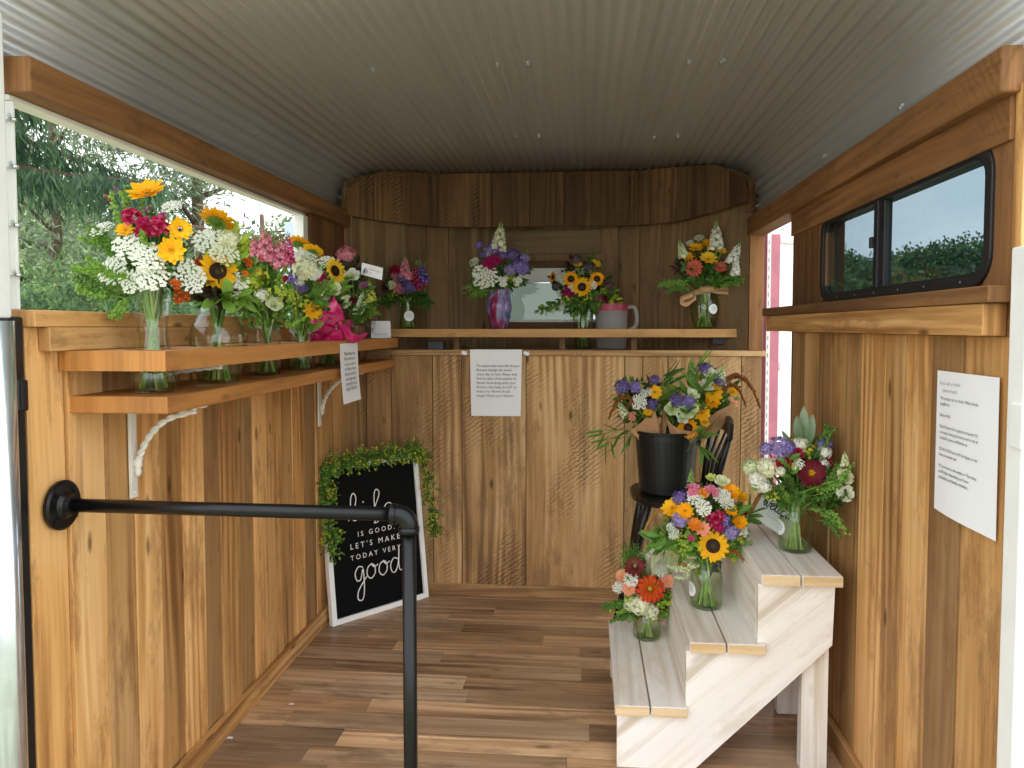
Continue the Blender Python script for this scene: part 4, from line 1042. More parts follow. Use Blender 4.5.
def mk_hellebore(c='greenwhite'):
    b = MB(); petals_ring(b, 5, .05, .95, .95, .35, HX['lgreen'], HX[c], .1, -.2, 0, .06, pw=.5, tipw=.3, p0=.1)
    d = MB()
    for i in range(18):
        rr = .2*math.sqrt((i+.5)/18); a = i*2.4; d.blob((rr*math.cos(a), rr*math.sin(a), .16), .045, vary(HX['lime'], .2), 5, 3)
    return b, d, 'flower_centre'
def mk_amaranth(c='amar'):
    """drooping tassel: arcs up and over, unit length"""
    b = MB(); P = crom([(0, 0, 0), (.12, 0, .22), (.35, 0, .34), (.62, 0, .22), (.85, 0, -.12), (1.0, 0, -.5)], 8)
    for i, p in enumerate(P):
        t = i/(len(P)-1); r = .055*math.sin(PI*min(1, .12+t*.86))**.6+.008
        for q in range(7):
            a = R.random()*6.28; b.blob(p+Vector((R.uniform(-.02, .02), math.cos(a)*r, math.sin(a)*r)), (.03, .025, .03), vary(mixc(HX[c], HX['tan'], R.random()*.5), .2), 5, 3)
    b.tube(P, [.03*(1-.8*i/len(P))+.004 for i in range(len(P))], 6, HX[c])
    return b, None, None
def mk_bell(c='crimson', c2=None):
    """small open cluster of three to four blossoms"""
    b = MB()
    for k in range(5):
        a = k*1.9; d = Vector((math.cos(a)*.42*(k > 0), math.sin(a)*.42*(k > 0), .25 if k == 0 else .05)); m_ = T(d) @ look(d*1.2+Vector((0, 0, .5)), k)
        for q in range(6): b.petal(m_ @ RZ(2*PI*q/6) @ RXm(.3), .55, .44, .12, -.25, vary(mixc(HX[c], HX['dark'], .2), .1), vary(HX[c2] if c2 and q % 2 else HX[c], .12), 3, .15, .5, .5)
        for q in range(4): b.petal(m_ @ RZ(2*PI*q/4+.4) @ RXm(.8), .35, .3, .12, -.25, vary(HX[c], .1), vary(HX[c], .12), 2, .15, .5, .5)
        b.tube([(0, 0, -.7), tuple(d)], .03, 4, HX['green'], False)
    return b, None, None
def mk_bud(c='mauve'):
    b = MB()
    for k in range(7):
        d = Vector((R.gauss(0, .35), R.gauss(0, .35), R.uniform(-.6, .8))); b.blob(d, (.24, .24, .3), vary(mixc(HX[c], HX['lgreen'], R.random()*.4), .15), 7, 5)
        b.tube([(0, 0, -1), tuple(d)], .04, 4, HX['lgreen'], False)
    return b, None, None
KIND = {  # kind: (object name, builder, spike?)
 'sun': ('sunflower', mk_sunflower), 'daisy': ('yellow_daisy', mk_daisy), 'zin': ('zinnia', mk_zinnia), 'ruf': ('lisianthus', mk_ruffle), 'snap': ('snapdragon', mk_snap),
 'umb': ('lace_flower', mk_umbel), 'puff': ('flower_cluster', mk_puff), 'lime': ('green_filler_sprig', mk_bobble), 'hel': ('green_blossom', mk_hellebore), 'amar': ('drooping_tassel', mk_amaranth), 'bell': ('blossom', mk_bell), 'bud': ('flower_buds', mk_bud)}
CACHE = {}
def proto(kind, args):
    v = R.randrange(2); key = (kind, args, v)
    if key not in CACHE:
        a, d, dn = KIND[kind][1](*args); nm = KIND[kind][0]
        me = a.mesh(nm); me.materials.append(M['petal'])
        me2 = None
        if d: me2 = d.mesh(dn); me2.materials.append(M['petal'])
        CACHE[key] = (me, me2, dn)
    return CACHE[key]

# --- greenery
def leafat(b, p, d, L, W, col, curl=-.25, seg=4):
    m_ = T(p) @ look(Vector(d), R.uniform(0, 6.28)) @ RXm(PI/2) @ Matrix.Rotation(PI, 4, 'Z')
    m_ = T(p) @ look(Vector(d), R.uniform(0, 6.28)) @ RXm(PI/2*.92)
    b.petal(m_, L, W, curl, .25, col, mixc(col, HX['lgreen'], .15), seg, .06, .8, 0)
def arc(p0, p1, droop):
    p0, p1 = Vector(p0), Vector(p1); L = (p1-p0).length
    m_ = p0.lerp(p1, .55) + Vector((0, 0, droop*L)); return crom([p0, m_, p1], 6)
def spr_leaf(b, p0, p1, cols, n=7, L=.035, W=.016, droop=.08):
    P = arc(p0, p1, droop); b.tube(P, [.0013]*len(P), 4, HX['green'], False); c = R.choice(cols)
    for i in range(n):
        t = .35+.65*i/(n-1); k = min(len(P)-2, int(t*(len(P)-1))); p = P[k].lerp(P[k+1], t*(len(P)-1)-k); tg = (P[k+1]-P[k]).normalized()
        o = Vector((R.gauss(0, 1), R.gauss(0, 1), R.gauss(0, 1))); o = (o-tg*o.dot(tg)).normalized()
        leafat(b, p, tg*R.uniform(.3, .9)+o, L*R.uniform(.7, 1.15), W*R.uniform(.8, 1.2), vary(c, .18))
    leafat(b, P[-1], P[-1]-P[-2], L*.9, W*.8, vary(c, .1))
def spr_fern(b, p0, p1, cols, n=22, L=.016, droop=.1):
    P = arc(p0, p1, droop); b.tube(P, [.001]*len(P), 4, HX['lgreen'], False); c = R.choice(cols)
    for i in range(n):
        t = .3+.7*i/n; k = min(len(P)-2, int(t*(len(P)-1))); p = P[k].lerp(P[k+1], t*(len(P)-1)-k); tg = (P[k+1]-P[k]).normalized()
        for s_ in (0, 1, 2):
            o = Vector((R.gauss(0, 1), R.gauss(0, 1), R.gauss(0, 1))); o = (o-tg*o.dot(tg)).normalized()
            leafat(b, p, tg*.7+o, L*R.uniform(.6, 1.1)*(1.1-.5*t), .0042, vary(c, .2), -.1, 2)
def spr_bead(b, p0, p1, cols, n=26, s=.0035, droop=-.12):
    P = arc(p0, p1, droop); b.tube(P, [.0008]*len(P), 4, HX['lgreen'], False); c = R.choice(cols)
    for i in range(n):
        t = .3+.7*i/n; k = min(len(P)-2, int(t*(len(P)-1))); p = P[k].lerp(P[k+1], t*(len(P)-1)-k)
        for q in range(2):
            o = Vector((R.gauss(0, 1), R.gauss(0, 1), R.gauss(0, 1)))*.0028
            b.blob(p+o, (s*R.uniform(.7, 1.2),)*3, vary(c, .2), 5, 3)
def spr_wisp(b, p0, p1, cols, n=40, droop=.05):
    P = arc(p0, p1, droop); c = R.choice(cols)
    for i in range(n):
        e = P[-1] + Vector((R.gauss(0, .014), R.gauss(0, .014), R.gauss(0, .016))); k = R.randrange(2, len(P)-1)
        b.tube([P[k], e], .00045, 3, vary(c, .2), False); b.blob(e, .0018, vary(c, .2), 4, 3)
SPR = {'leaf': spr_leaf, 'fern': spr_fern, 'bead': spr_bead, 'wisp': spr_wisp}

def wall_y(x):
    for a, b in zip(NP, NP[1:]):
        if a.x <= x <= b.x: return a.y+(b.y-a.y)*(x-a.x)/(b.x-a.x)
    return 2.95
def inside(px, py, p):
    """keeps a flower between the right wall and the niche wall, sliding it along its sight line"""
    if p.x > .628: p = at(px, py, X=.628)
    y = p.y
    while y > 2.5 and p.z > 1.0 and p.y > wall_y(p.x)-.028: y -= .015; p = at(px, py, Y=y)
    return p
def bouquet(label, root_loc, neck, Yb, blooms, fol, name='bouquet', group=None, cat='bouquet', stems=12, stem_r=.0028, base_r=.026, wrap=None, ell=None, extra=None, seed=1):
    """flowers in a vase: every bloom a part, stems and greenery parts too"""
    R.seed(seed*101+7)
    rt = empty(name, root_loc, label, cat, group); neck = Vector(neck); base = Vector(root_loc)
    ends = []
    for bl in blooms:
        kind, px, py, size = bl[:4]; args = tuple(int(q) if q.isdigit() else q for q in bl[4].split()) if len(bl) > 4 and bl[4] else (); face = bl[5] if len(bl) > 5 else 'o'
        qq = min(1, math.hypot((px-ell[0])/ell[2], (py-ell[1])/ell[3])); dY = bl[6] if len(bl) > 6 else -ell[4]*math.sqrt(1-qq*qq)*.85
        y = Yb+dY; p = at(px, py, Y=y); sc = y/F
        p = inside(px, py, p); sc = p.y/F
        out = (p-neck).normalized(); cam_ = (CAM-p).normalized()
        if face == 'c': d = cam_*1.0+out*.15
        elif face == 'u': d = Vector((0, -.8, .75))+out*.2
        elif face == 'b': d = Vector((.1, .5, .8))
        elif face == 'l': d = Vector((-1, -.5, .25))
        elif face == 'r': d = Vector((1, -.5, .25))
        else: d = out*.65+cam_*.55+Vector((0, 0, .1))
        if kind in ('snap', 'amar'): d = out*.8+Vector((0, 0, .7)) if face == 'o' else Vector((R.uniform(-.15, .15), R.uniform(-.2, .1), 1))
        r = size*sc*(.5 if kind not in ('snap', 'amar') else 1.0)
        me, me2, dn = proto(kind, args)
        nm = KIND[kind][0]
        o = bpy.data.objects.new(nm, me); link(o, rt)
        if kind == 'amar':
            ax = Vector(face) if not isinstance(face, str) else Vector((1, 0, 0)); ax.normalize()
            m_ = Matrix.Rotation(math.atan2(ax.y, ax.x), 4, 'Z')
        else: m_ = look(d, R.random()*6.28)
        o.matrix_local = T(p-base) @ m_ @ Matrix.Scale(r, 4)
        if me2: link(bpy.data.objects.new(dn, me2), o)
        ends.append((p, (m_.to_3x3() @ Vector((0, 0, 1))), r, kind))
    # stems: from inside the vase through the neck to the blooms
    b = MB()
    if stems:
        for (p, d, r, kind) in ends:
            a = R.random()*6.28; q = R.random()**.5
            foot = base + Vector((math.cos(a)*base_r*q, math.sin(a)*base_r*q, .008 if not wrap else .05))
            a2 = a+PI+R.uniform(-.6, .6); nk = neck + Vector((math.cos(a2)*base_r*.85*q, math.sin(a2)*base_r*.85*q, 0))
            e = p - d*(r*(.28 if kind not in ('umb',) else 1.0)) if kind not in ('snap', 'amar') else p
            b.tube(crom([foot, nk, nk.lerp(e, .55)+Vector((0, 0, .01)), e], 4), stem_r*R.uniform(.7, 1.15), 5, vary(R.choice((HX['green'], HX['lgreen'], HX['dgreen'], lin('#9aa45a'))), .2), False)
        for i in range(stems*2):
            a = R.random()*6.28; q = R.random()**.5
            foot = base + Vector((math.cos(a)*base_r*q, math.sin(a)*base_r*q, .008 if not wrap else .05)); a2 = a+PI+R.uniform(-.7, .7)
            nk = neck + Vector((math.cos(a2)*base_r*.95*q, math.sin(a2)*base_r*.95*q, .02))
            b.tube([foot, foot.lerp(nk, .5), nk], stem_r*R.uniform(.7, 1.2), 5, vary(R.choice((HX['green'], HX['lgreen'], lin('#b9bf7c'), lin('#8fa34a'), lin('#a3bf62'))), .2), False)
        o = b.build('stems', M['leaf'], rt, smooth=True); o.location = -base
    # greenery
    groups = {}
    for spec in fol:
        typ, n, cx, cy, rx, ry, dz, cols = spec[:8]; kw = spec[8] if len(spec) > 8 else {}
        b = groups.setdefault(typ, MB())
        for i in range(n):
            a = R.random()*6.28; q = R.random()**.5
            yy = Yb + R.gauss(0, .5)*dz*math.sqrt(max(0, 1-q*q))*1.3
            px_, py_ = cx+math.cos(a)*rx*q, cy+math.sin(a)*ry*q; tp = inside(px_, py_, at(px_, py_, Y=max(yy, 1.25)))
            st_ = neck.lerp(tp, R.uniform(.12, .45)) + Vector((R.gauss(0, .006),)*3)
            SPR[typ](b, st_, tp, [HX[c] for c in cols], **kw)
    nmz = {'leaf': 'foliage', 'fern': 'fern_foliage', 'bead': 'seed_sprays', 'wisp': 'grass_sprays'}
    for typ, b in groups.items():
        o = b.build(nmz[typ], M['leaf'], rt); o.location = -base; o['kind'] = 'stuff'
    if extra: extra(rt, base)
    return rt

# --- vases
def vase(label, base, prof, mat='glass', water=None, wcol='water', sticker=None, name='glass_vase', cat='vase', group=None, n=32, lip=True):
    base = Vector(base); rt = empty(name, base, label, cat, group)
    b = MB(); pr = list(prof)
    inner = [(max(.001, r-.0028), z+(.004 if i == 0 else 0)) for i, (r, z) in enumerate(prof)][::-1]
    b.lathe([(.001, 0)]+pr+inner+[(.001, .004)], n)
    b.build('glass_body' if mat in ('glass', 'jarglass') else 'vase_body', M[mat], rt, smooth=True)
    b = MB(); r, z = prof[-1]
    b.lathe([(r-.0034, z-.0012), (r-.0014, z+.0012), (r+.0008, z-.001), (r-.0014, z-.003)], n); b.build('rim', M[mat], rt, smooth=True)
    if water:
        wz = water; w = [(.001, .0045)]
        for i, (r, z) in enumerate(prof):
            if z < wz: w.append((max(.002, r-.0036), max(z, .0045)))
        k = next((i for i, (r, z) in enumerate(prof) if z >= wz), len(prof)-1)
        (ra, za), (rb, zb) = prof[k-1], prof[k]; f = (wz-za)/max(1e-6, zb-za); rw = ra+(rb-ra)*f-.0036
        w += [(rw, wz), (.001, wz)]
        b = MB(); b.lathe(w, n); b.build('water', M[wcol], rt, smooth=False)
    if sticker:
        px, py, rad, y = sticker; p = at(px, py, Y=y); d = (p-base); 
        # sits on the glass wall on the camera side
        z = p.z-base.z; rr = next((r0+(r1-r0)*(z-z0)/max(1e-6, z1-z0) for (r0, z0), (r1, z1) in zip(prof, prof[1:]) if z0 <= z <= z1), prof[-1][0])
        ang = math.atan2(CAM.y-base.y, CAM.x-base.x) + math.asin(max(-.9, min(.9, (p.x-base.x)/max(rr, .02))))
        vs = []; fs = []; nn = 20
        def pt(u, v, e): a_ = ang+u/rr; return ((rr+e)*math.cos(a_), (rr+e)*math.sin(a_), z+v)
        for e in (.0006, .0012):
            for i in range(nn): w = 2*PI*i/nn; vs.append(pt(math.cos(w)*rad, math.sin(w)*rad, e))
        fs = [tuple(range(nn))[::-1], tuple(range(nn, 2*nn))]+[(i, (i+1) % nn, nn+(i+1) % nn, nn+i) for i in range(nn)]
        b = MB(); b.add(vs, fs); so = b.build('round_sticker', M['paper'], rt)
        b = MB()
        for q in range(3):
            for u0 in range(4):
                u = -.55+u0*.28+(.1 if q == 1 else 0); a = [pt((u+du)*rad, (.35-q*.32+dv)*rad, .0016) for du, dv in ((0, 0), (.2, 0), (.2, .1), (0, .1))]
                b.add(a, [(0, 1, 2, 3)])
        b.build('sticker_print', M['inkgrey'], so)
    return rt
P_TRUMPET = [(.036, 0), (.041, .004), (.0415, .03), (.040, .05), (.034, .075), (.029, .11), (.0275, .14), (.030, .175), (.036, .20), (.040, .21)]
P_GINGER = [(.040, 0), (.046, .004), (.054, .03), (.0635, .08), (.0655, .105), (.060, .13), (.047, .15), (.038, .165), (.036, .175), (.040, .188), (.044, .194)]
P_MASON = [(.036, 0), (.043, .004), (.0445, .012), (.0445, .085), (.042, .098), (.034, .108), (.0335, .113), (.0355, .114), (.0355, .118), (.0335, .119), (.0335, .128)]
P_CYL = [(.03, 0), (.034, .004), (.035, .05), (.036, .12), (.039, .135)]
P_CYL2 = [(.036, 0), (.042, .003), (.040, .04), (.036, .09), (.038, .125)]
P_SMALL = [(.034, 0), (.040, .004), (.0415, .012), (.0415, .062), (.039, .07), (.036, .075), (.036, .086)]
def scl(P, kr, kz): return [(r*kr, z*kz) for r, z in P]
# ================================================================== VASES AND BOUQUETS
SH = .9705
def vb(k): return Vector((VX, VY[k], SH))
# --- left shelf, tall trumpet vase
a = vb('A'); vase('tall waisted glass vase nearest the open end of the left shelf', a, P_TRUMPET, water=.12, group=None)
bouquet('tall airy bouquet of white lace flowers, crimson and gold blooms in waisted vase', a, a+Vector((0, 0, .2)), a.y, [
 ('umb', 130, 246, 34, 'white'), ('umb', 114, 270, 34, 'white'), ('umb', 148, 257, 34, 'white'), ('umb', 152, 277, 32, 'white'), ('umb', 133, 282, 26, 'white'), ('umb', 190, 277, 36, 'white', 'r'), ('umb', 102, 229, 24, 'white', 'u'), ('umb', 172, 207, 22, 'white', 'u'),
 ('daisy', 147, 192, 40, 'yellow 11', 'u'), ('daisy', 180, 229, 26, 'yellow 9 brown', 'c'), ('daisy', 171, 250, 30, 'yellow 9', 'c'), ('daisy', 125, 230, 20, 'yellow 8', 'o'),
 ('bell', 131, 216, 26, 'crimson hotpink'), ('bell', 145, 228, 27, 'crimson magenta', 'c'), ('bell', 160, 226, 25, 'crimson hotpink', 'c'), ('bud', 147, 209, 13, 'mauve'), ('bud', 163, 214, 13, 'mauve'),
 ('bud', 110, 200, 15, 'magenta'), ('bud', 119, 191, 12, 'mauve'), ('bell', 181, 296, 20, 'rust deeporange', 'c'), ('bell', 176, 284, 14, 'deeporange rust')],
 [('fern', 26, 100, 262, 30, 40, .10, ['lgreen', 'green']), ('fern', 16, 150, 240, 40, 35, .08, ['green', 'lgreen']), ('bead', 5, 88, 282, 16, 34, .06, ['lgreen', 'green']), ('leaf', 14, 150, 262, 36, 30, .07, ['green', 'dgreen']), ('bead', 3, 112, 318, 6, 8, .03, ['lgreen', 'green'], dict(droop=.25)), ('bead', 4, 125, 195, 22, 10, .05, ['lgreen'])],
 ell=(148, 245, 50, 60, .09), stems=10, seed=1)
# --- ginger jar vase
a = vb('B'); vase('big round bellied glass vase second along the left shelf', a, P_GINGER, water=.10)
bouquet('bouquet with two large sunflowers and dark leaves in round bellied vase', a, a+Vector((0, 0, .19)), a.y, [
 ('sun', 218, 271, 42, 'yellow', 'c'), ('sun', 217, 221, 40, 'gold', 'b'), ('umb', 211, 243, 36, 'white'), ('umb', 224, 253, 30, 'cream'), ('umb', 240, 281, 20, 'white'), ('umb', 198, 248, 22, 'white', 'l'), ('umb', 234, 291, 16, 'white'),
 ('bell', 198, 263, 14, 'rust deeporange'), ('puff', 229, 240, 20, 'cream'), ('bell', 248, 262, 13, 'deeporange rust'), ('bell', 245, 274, 10, 'orange')],
 [('leaf', 12, 212, 288, 16, 10, .1, ['dark', 'plum'], dict(L=.05, W=.03)), ('leaf', 22, 230, 262, 26, 28, .07, ['green', 'lgreen', 'lime']), ('leaf', 8, 226, 294, 16, 8, .1, ['green', 'lgreen'], dict(L=.055, W=.03)), ('fern', 16, 235, 270, 28, 35, .07, ['lgreen', 'green']), ('fern', 10, 236, 232, 16, 16, .05, ['lgreen', 'lime'])],
 ell=(218, 258, 34, 50, .09), stems=12, base_r=.03, seed=2)
a = vb('C'); vase('straight glass vase third along the left shelf', a, P_CYL, water=.09)
bouquet('pink snapdragon bouquet with lime filler third along the left shelf', a, a+Vector((0, 0, .13)), a.y, [
 ('snap', 267, 262, 40, 'pink', 'u'), ('snap', 280, 268, 36, 'pink', 'u'), ('snap', 287, 264, 34, 'hotpink', 'u'), ('snap', 256, 256, 24, 'pink'),
 ('zin', 249, 306, 19, 'rose', 'l'), ('ruf', 274, 306, 20, 'cream'), ('lime', 258, 275, 24, 'lime'), ('lime', 255, 287, 22, 'limey'), ('lime', 277, 290, 24, 'lime'), ('lime', 287, 296, 20, 'limey'), ('lime', 246, 243, 26, 'limey'), ('bell', 249, 263, 13, 'deeporange orange'), ('bell', 259, 273, 11, 'orange'), ('puff', 262, 296, 14, 'white')],
 [('leaf', 20, 258, 258, 22, 26, .07, ['lgreen', 'lime', 'green']), ('fern', 24, 262, 310, 30, 22, .07, ['green', 'lgreen']), ('leaf', 14, 255, 290, 26, 25, .07, ['green', 'dgreen']), ('bead', 6, 275, 315, 30, 12, .06, ['lgreen'])],
 ell=(266, 275, 32, 42, .08), stems=10, seed=3)
a = vb('D'); vase('flared glass vase fourth along the left shelf', a, P_CYL2, water=.08)
bouquet('mixed bouquet of back turned yellow sunflower, white hydrangea and violet blooms', a, a+Vector((0, 0, .12)), a.y, [
 ('sun', 299, 244, 26, 'gold', 'b'), ('sun', 313, 252, 24, 'yellow', 'b'), ('puff', 304, 268, 27, 'cream 50 .2'.split()[0]), ('umb', 305, 256, 26, 'white'), ('puff', 295, 279, 14, 'purple'), ('puff', 302, 288, 12, 'violet'), ('bell', 287, 280, 14, 'crimson'), ('bell', 321, 277, 15, 'crimson magenta'), ('puff', 315, 274, 16, 'white'), ('daisy', 313, 311, 20, 'yellow 9', 'c'), ('bell', 290, 262, 12, 'crimson'), ('puff', 300, 282, 10, 'white'), ('lime', 290, 295, 22, 'lime'), ('lime', 303, 302, 20, 'limey')],
 [('fern', 26, 300, 305, 26, 26, .06, ['lgreen', 'green', 'lime']), ('leaf', 22, 305, 285, 26, 26, .07, ['green', 'lgreen']), ('bead', 8, 305, 318, 22, 12, .05, ['lgreen', 'green'])],
 ell=(303, 278, 28, 40, .08), stems=10, seed=4)
a = vb('E'); vase('glass vase behind the hanging shelf notice', a, P_CYL, water=.09)
def ribbon_pink(rt, base):
    def loop(b, pts, w, tw):
        P = crom([at(x, y, Y=yy) for x, y, yy in pts], 8); n_ = 5; vs = []; fs = []
        for i, p in enumerate(P):
            t = (P[min(i+1, len(P)-1)]-P[max(i-1, 0)]).normalized(); ax = Vector((0, 0, 1)); ax = (ax-t*ax.dot(t)); ax = ax.normalized() if ax.length > .05 else Vector((1, 0, 0)); ay = t.cross(ax)
            w_ = tw*i/len(P)
            for j in range(n_): u = (j/(n_-1)-.5)*w; vs.append(p+(ax*math.cos(w_)+ay*math.sin(w_))*u+ay*(.004*math.sin(j*2.4+i*.7)))
        for i in range(len(P)-1):
            for j in range(n_-1): fs.append((i*n_+j, i*n_+j+1, (i+1)*n_+j+1, (i+1)*n_+j))
        b.add(vs, fs)
    y = base.y-.09
    for k, (pts, w, tw) in enumerate((([(337, 322, y), (324, 318, y-.02), (315, 328, y-.03), (318, 338, y-.02), (334, 334, y)], .045, .8), ([(337, 322, y), (334, 308, y), (331, 299, y+.03)], .05, .4), ([(338, 324, y), (345, 330, y-.02), (354, 339, y-.01), (367, 335, y+.05)], .03, .8), ([(334, 326, y), (326, 334, y-.02), (330, 340, y-.02), (343, 336, y-.01)], .05, .6))):
        b = MB(); loop(b, pts, w, tw); o = b.build('ribbon_loop', M['ribbonpink'], rt, smooth=True); o.location = -base
        md = o.modifiers.new('t', 'SOLIDIFY'); md.thickness = .0006
bouquet('green and yellow bouquet tied with a hot pink ribbon', a, a+Vector((0, 0, .13)), a.y, [
 ('sun', 335, 271, 28, 'lemon', 'r'), ('ruf', 334, 291, 18, 'cream'), ('umb', 327, 262, 18, 'white'), ('bell', 322, 279, 12, 'magenta'), ('puff', 325, 296, 12, 'cream')],
 [('leaf', 26, 328, 290, 18, 24, .07, ['green', 'dgreen', 'lgreen']), ('fern', 20, 325, 300, 20, 18, .06, ['green', 'lgreen']), ('leaf', 5, 338, 300, 10, 10, .05, ['dark'])],
 ell=(330, 284, 22, 34, .07), stems=8, seed=5, extra=ribbon_pink)
a = vb('Fv'); vase('dark brown jar at the far end of the left shelf', a, scl(P_CYL, .9, 1.05), mat='brownglass', name='dark_vase')
def whitecard(rt, base):
    c0, c1 = at(362, 262.5, Y=base.y-.03), at(383, 268, Y=base.y-.03); c2 = at(361, 274.5, Y=base.y-.03)
    m_ = frame_m(c2, c1-c0, c0-c2); w, h = (c1-c0).length, (c0-c2).length
    b = MB(); sheet(b, m_, w, h, nx=3, ny=3); o = b.build('card', M['paper'], rt); o.location = -base
    b = MB(); text_into(b, 'thank you', m_ @ T((w*.35, h*.55, .001)), width=w*.55); text_into(b, 'a b c', m_ @ T((w*.08, h*.25, .001)), width=w*.4)
    o = b.build('card_writing', M['inkred'], o); o.location = (0, 0, 0)
bouquet('white and mauve bouquet with a note card at the far end of left shelf', a, a+Vector((0, 0, .135)), a.y, [
 ('puff', 346, 255, 20, 'pink 60'.split()[0], 'o'), ('ruf', 352, 277, 18, 'white'), ('ruf', 345, 304, 19, 'greenwhite'), ('bell', 365, 286, 14, 'mauve'), ('bell', 350, 325, 12, 'hotpink'), ('snap', 371, 302, 24, 'limey', 'u'), ('snap', 361, 306, 18, 'greenwhite'), ('bell', 353, 300, 10, 'wine'), ('ruf', 358, 312, 14, 'greenwhite'), ('bell', 342, 290, 9, 'plum')],
 [('leaf', 8, 352, 268, 12, 10, .06, ['dark'], dict(L=.045, W=.028)), ('leaf', 26, 358, 298, 18, 28, .07, ['green', 'dgreen', 'lgreen']), ('fern', 10, 365, 305, 14, 22, .06, ['green', 'lgreen']), ('leaf', 5, 372, 292, 8, 10, .05, ['dark'])],
 ell=(355, 290, 24, 40, .07), stems=6, seed=6, extra=whitecard)
# small folded card and sheer bow standing on the upper shelf
c0, c1 = at(371, 338, Y=2.86), at(389, 337, Y=2.86); b = MB(); hh = .068
cr = empty('price_card', (c0.x, 2.86, 1.0565), 'small white card standing at the far end of the upper left shelf', 'card')
CMt = frame_m((c0.x, 2.86, 1.0565), (1, .2, 0), (0, .12, 1)); cw = c1.x-c0.x
sub(cr, 'sheet', M['paper'], lambda b: sheet(b, CMt, cw, hh, nx=3, ny=3))
sub(cr, 'card_stand', M['paper'], lambda b: sheet(b, frame_m((c0.x, 2.86+.022, 1.0565), (1, .2, 0), (0, -.12, 1)), cw, hh-.001, nx=3, ny=3))
sub(cr, 'printed_text', M['ink'], lambda b: text_into(b, 'enjoy these flowers', CMt @ T((cw*.12, hh*.2, .002)), width=cw*.75))
bw = at(360, 326, Y=2.83); br_ = empty('sheer_bow', (bw.x, 2.83, 1.0565), 'sheer white ribbon bow beside the small standing card', 'ribbon')
def bowl(sx):
    def f(b):
        P = crom([Vector((bw.x, 2.83, bw.z)), Vector((bw.x+sx*.03, 2.81, bw.z+.025)), Vector((bw.x+sx*.065, 2.81, bw.z+.01)), Vector((bw.x+sx*.05, 2.82, bw.z-.018)), Vector((bw.x, 2.828, bw.z-.002))], 6)
        vs = [];
        for p in P: vs += [p+Vector((0, -.012, -.012)), p+Vector((0, .012, .012))]
        b.add(vs, [(2*i, 2*i+1, 2*i+3, 2*i+2) for i in range(len(P)-1)])
    return f
sub(br_, 'ribbon_loop', M['ribbonsheer'], bowl(1)); sub(br_, 'ribbon_loop', M['ribbonsheer'], bowl(-1))
sub(br_, 'ribbon_tail', M['ribbonsheer'], lambda b: b.add([(bw.x-.006, 2.825, bw.z), (bw.x+.006, 2.825, bw.z), (bw.x+.012, 2.815, 1.0568), (bw.x-.012, 2.815, 1.0568)], [(0, 1, 2, 3)]))

# --- back shelf
BS = 1.0925
a = Vector((at(408, 328, Y=3.09).x, 3.09, BS)); vase('slim glass jar with round sticker at left end of back shelf', a, [(.030, 0), (.034, .005), (.0345, .04), (.031, .07), (.026, .10), (.0265, .125), (.032, .14)], mat='jarglass', water=.10, sticker=(407.5, 316, .022, 3.06))
bouquet('small bouquet of crimson, pink and violet snapdragons on the back shelf', a, a+Vector((0, 0, .135)), a.y, [
 ('bell', 395, 270, 15, 'crimson'), ('bell', 396, 277, 13, 'rose pink', 'c'), ('snap', 405, 278, 24, 'pink', 'u'), ('bell', 409, 276, 11, 'pink', 'c'), ('puff', 402, 277, 12, 'violet'), ('puff', 409, 287, 14, 'violet'), ('snap', 416, 276, 16, 'crimson', 'u'), ('bell', 419, 283, 17, 'crimson hotpink', 'c'), ('bell', 386, 287, 13, 'plum dark'), ('ruf', 393, 286, 11, 'cream'), ('bell', 399, 289, 13, 'pink', 'c'), ('lime', 393, 295, 12, 'lime'), ('snap', 424, 285, 27, 'violet', 'u'), ('bud', 402, 291, 9, 'violet')],
 [('leaf', 20, 405, 285, 22, 18, .06, ['dgreen', 'green']), ('leaf', 4, 426, 302, 5, 3, .03, ['dgreen'], dict(L=.05, W=.02)), ('leaf', 5, 386, 300, 6, 6, .03, ['dark', 'dgreen']), ('bead', 5, 412, 264, 14, 8, .04, ['lgreen']), ('fern', 10, 408, 295, 18, 10, .05, ['dgreen'])],
 ell=(407, 280, 24, 24, .06), stems=8, seed=7)
a = Vector((at(499, 331, Y=3.10).x, 3.10, BS)); hv = at(499, 290, Y=3.10).z-BS
vase('purple and red streaked ceramic vase standing on back shelf', a, [(.034, 0), (.037, .004), (.040, hv*.12), (.053, hv*.45), (.056, hv*.58), (.050, hv*.75), (.040, hv*.88), (.039, hv*.93), (.046, hv)], mat='glaze', name='ceramic_vase')
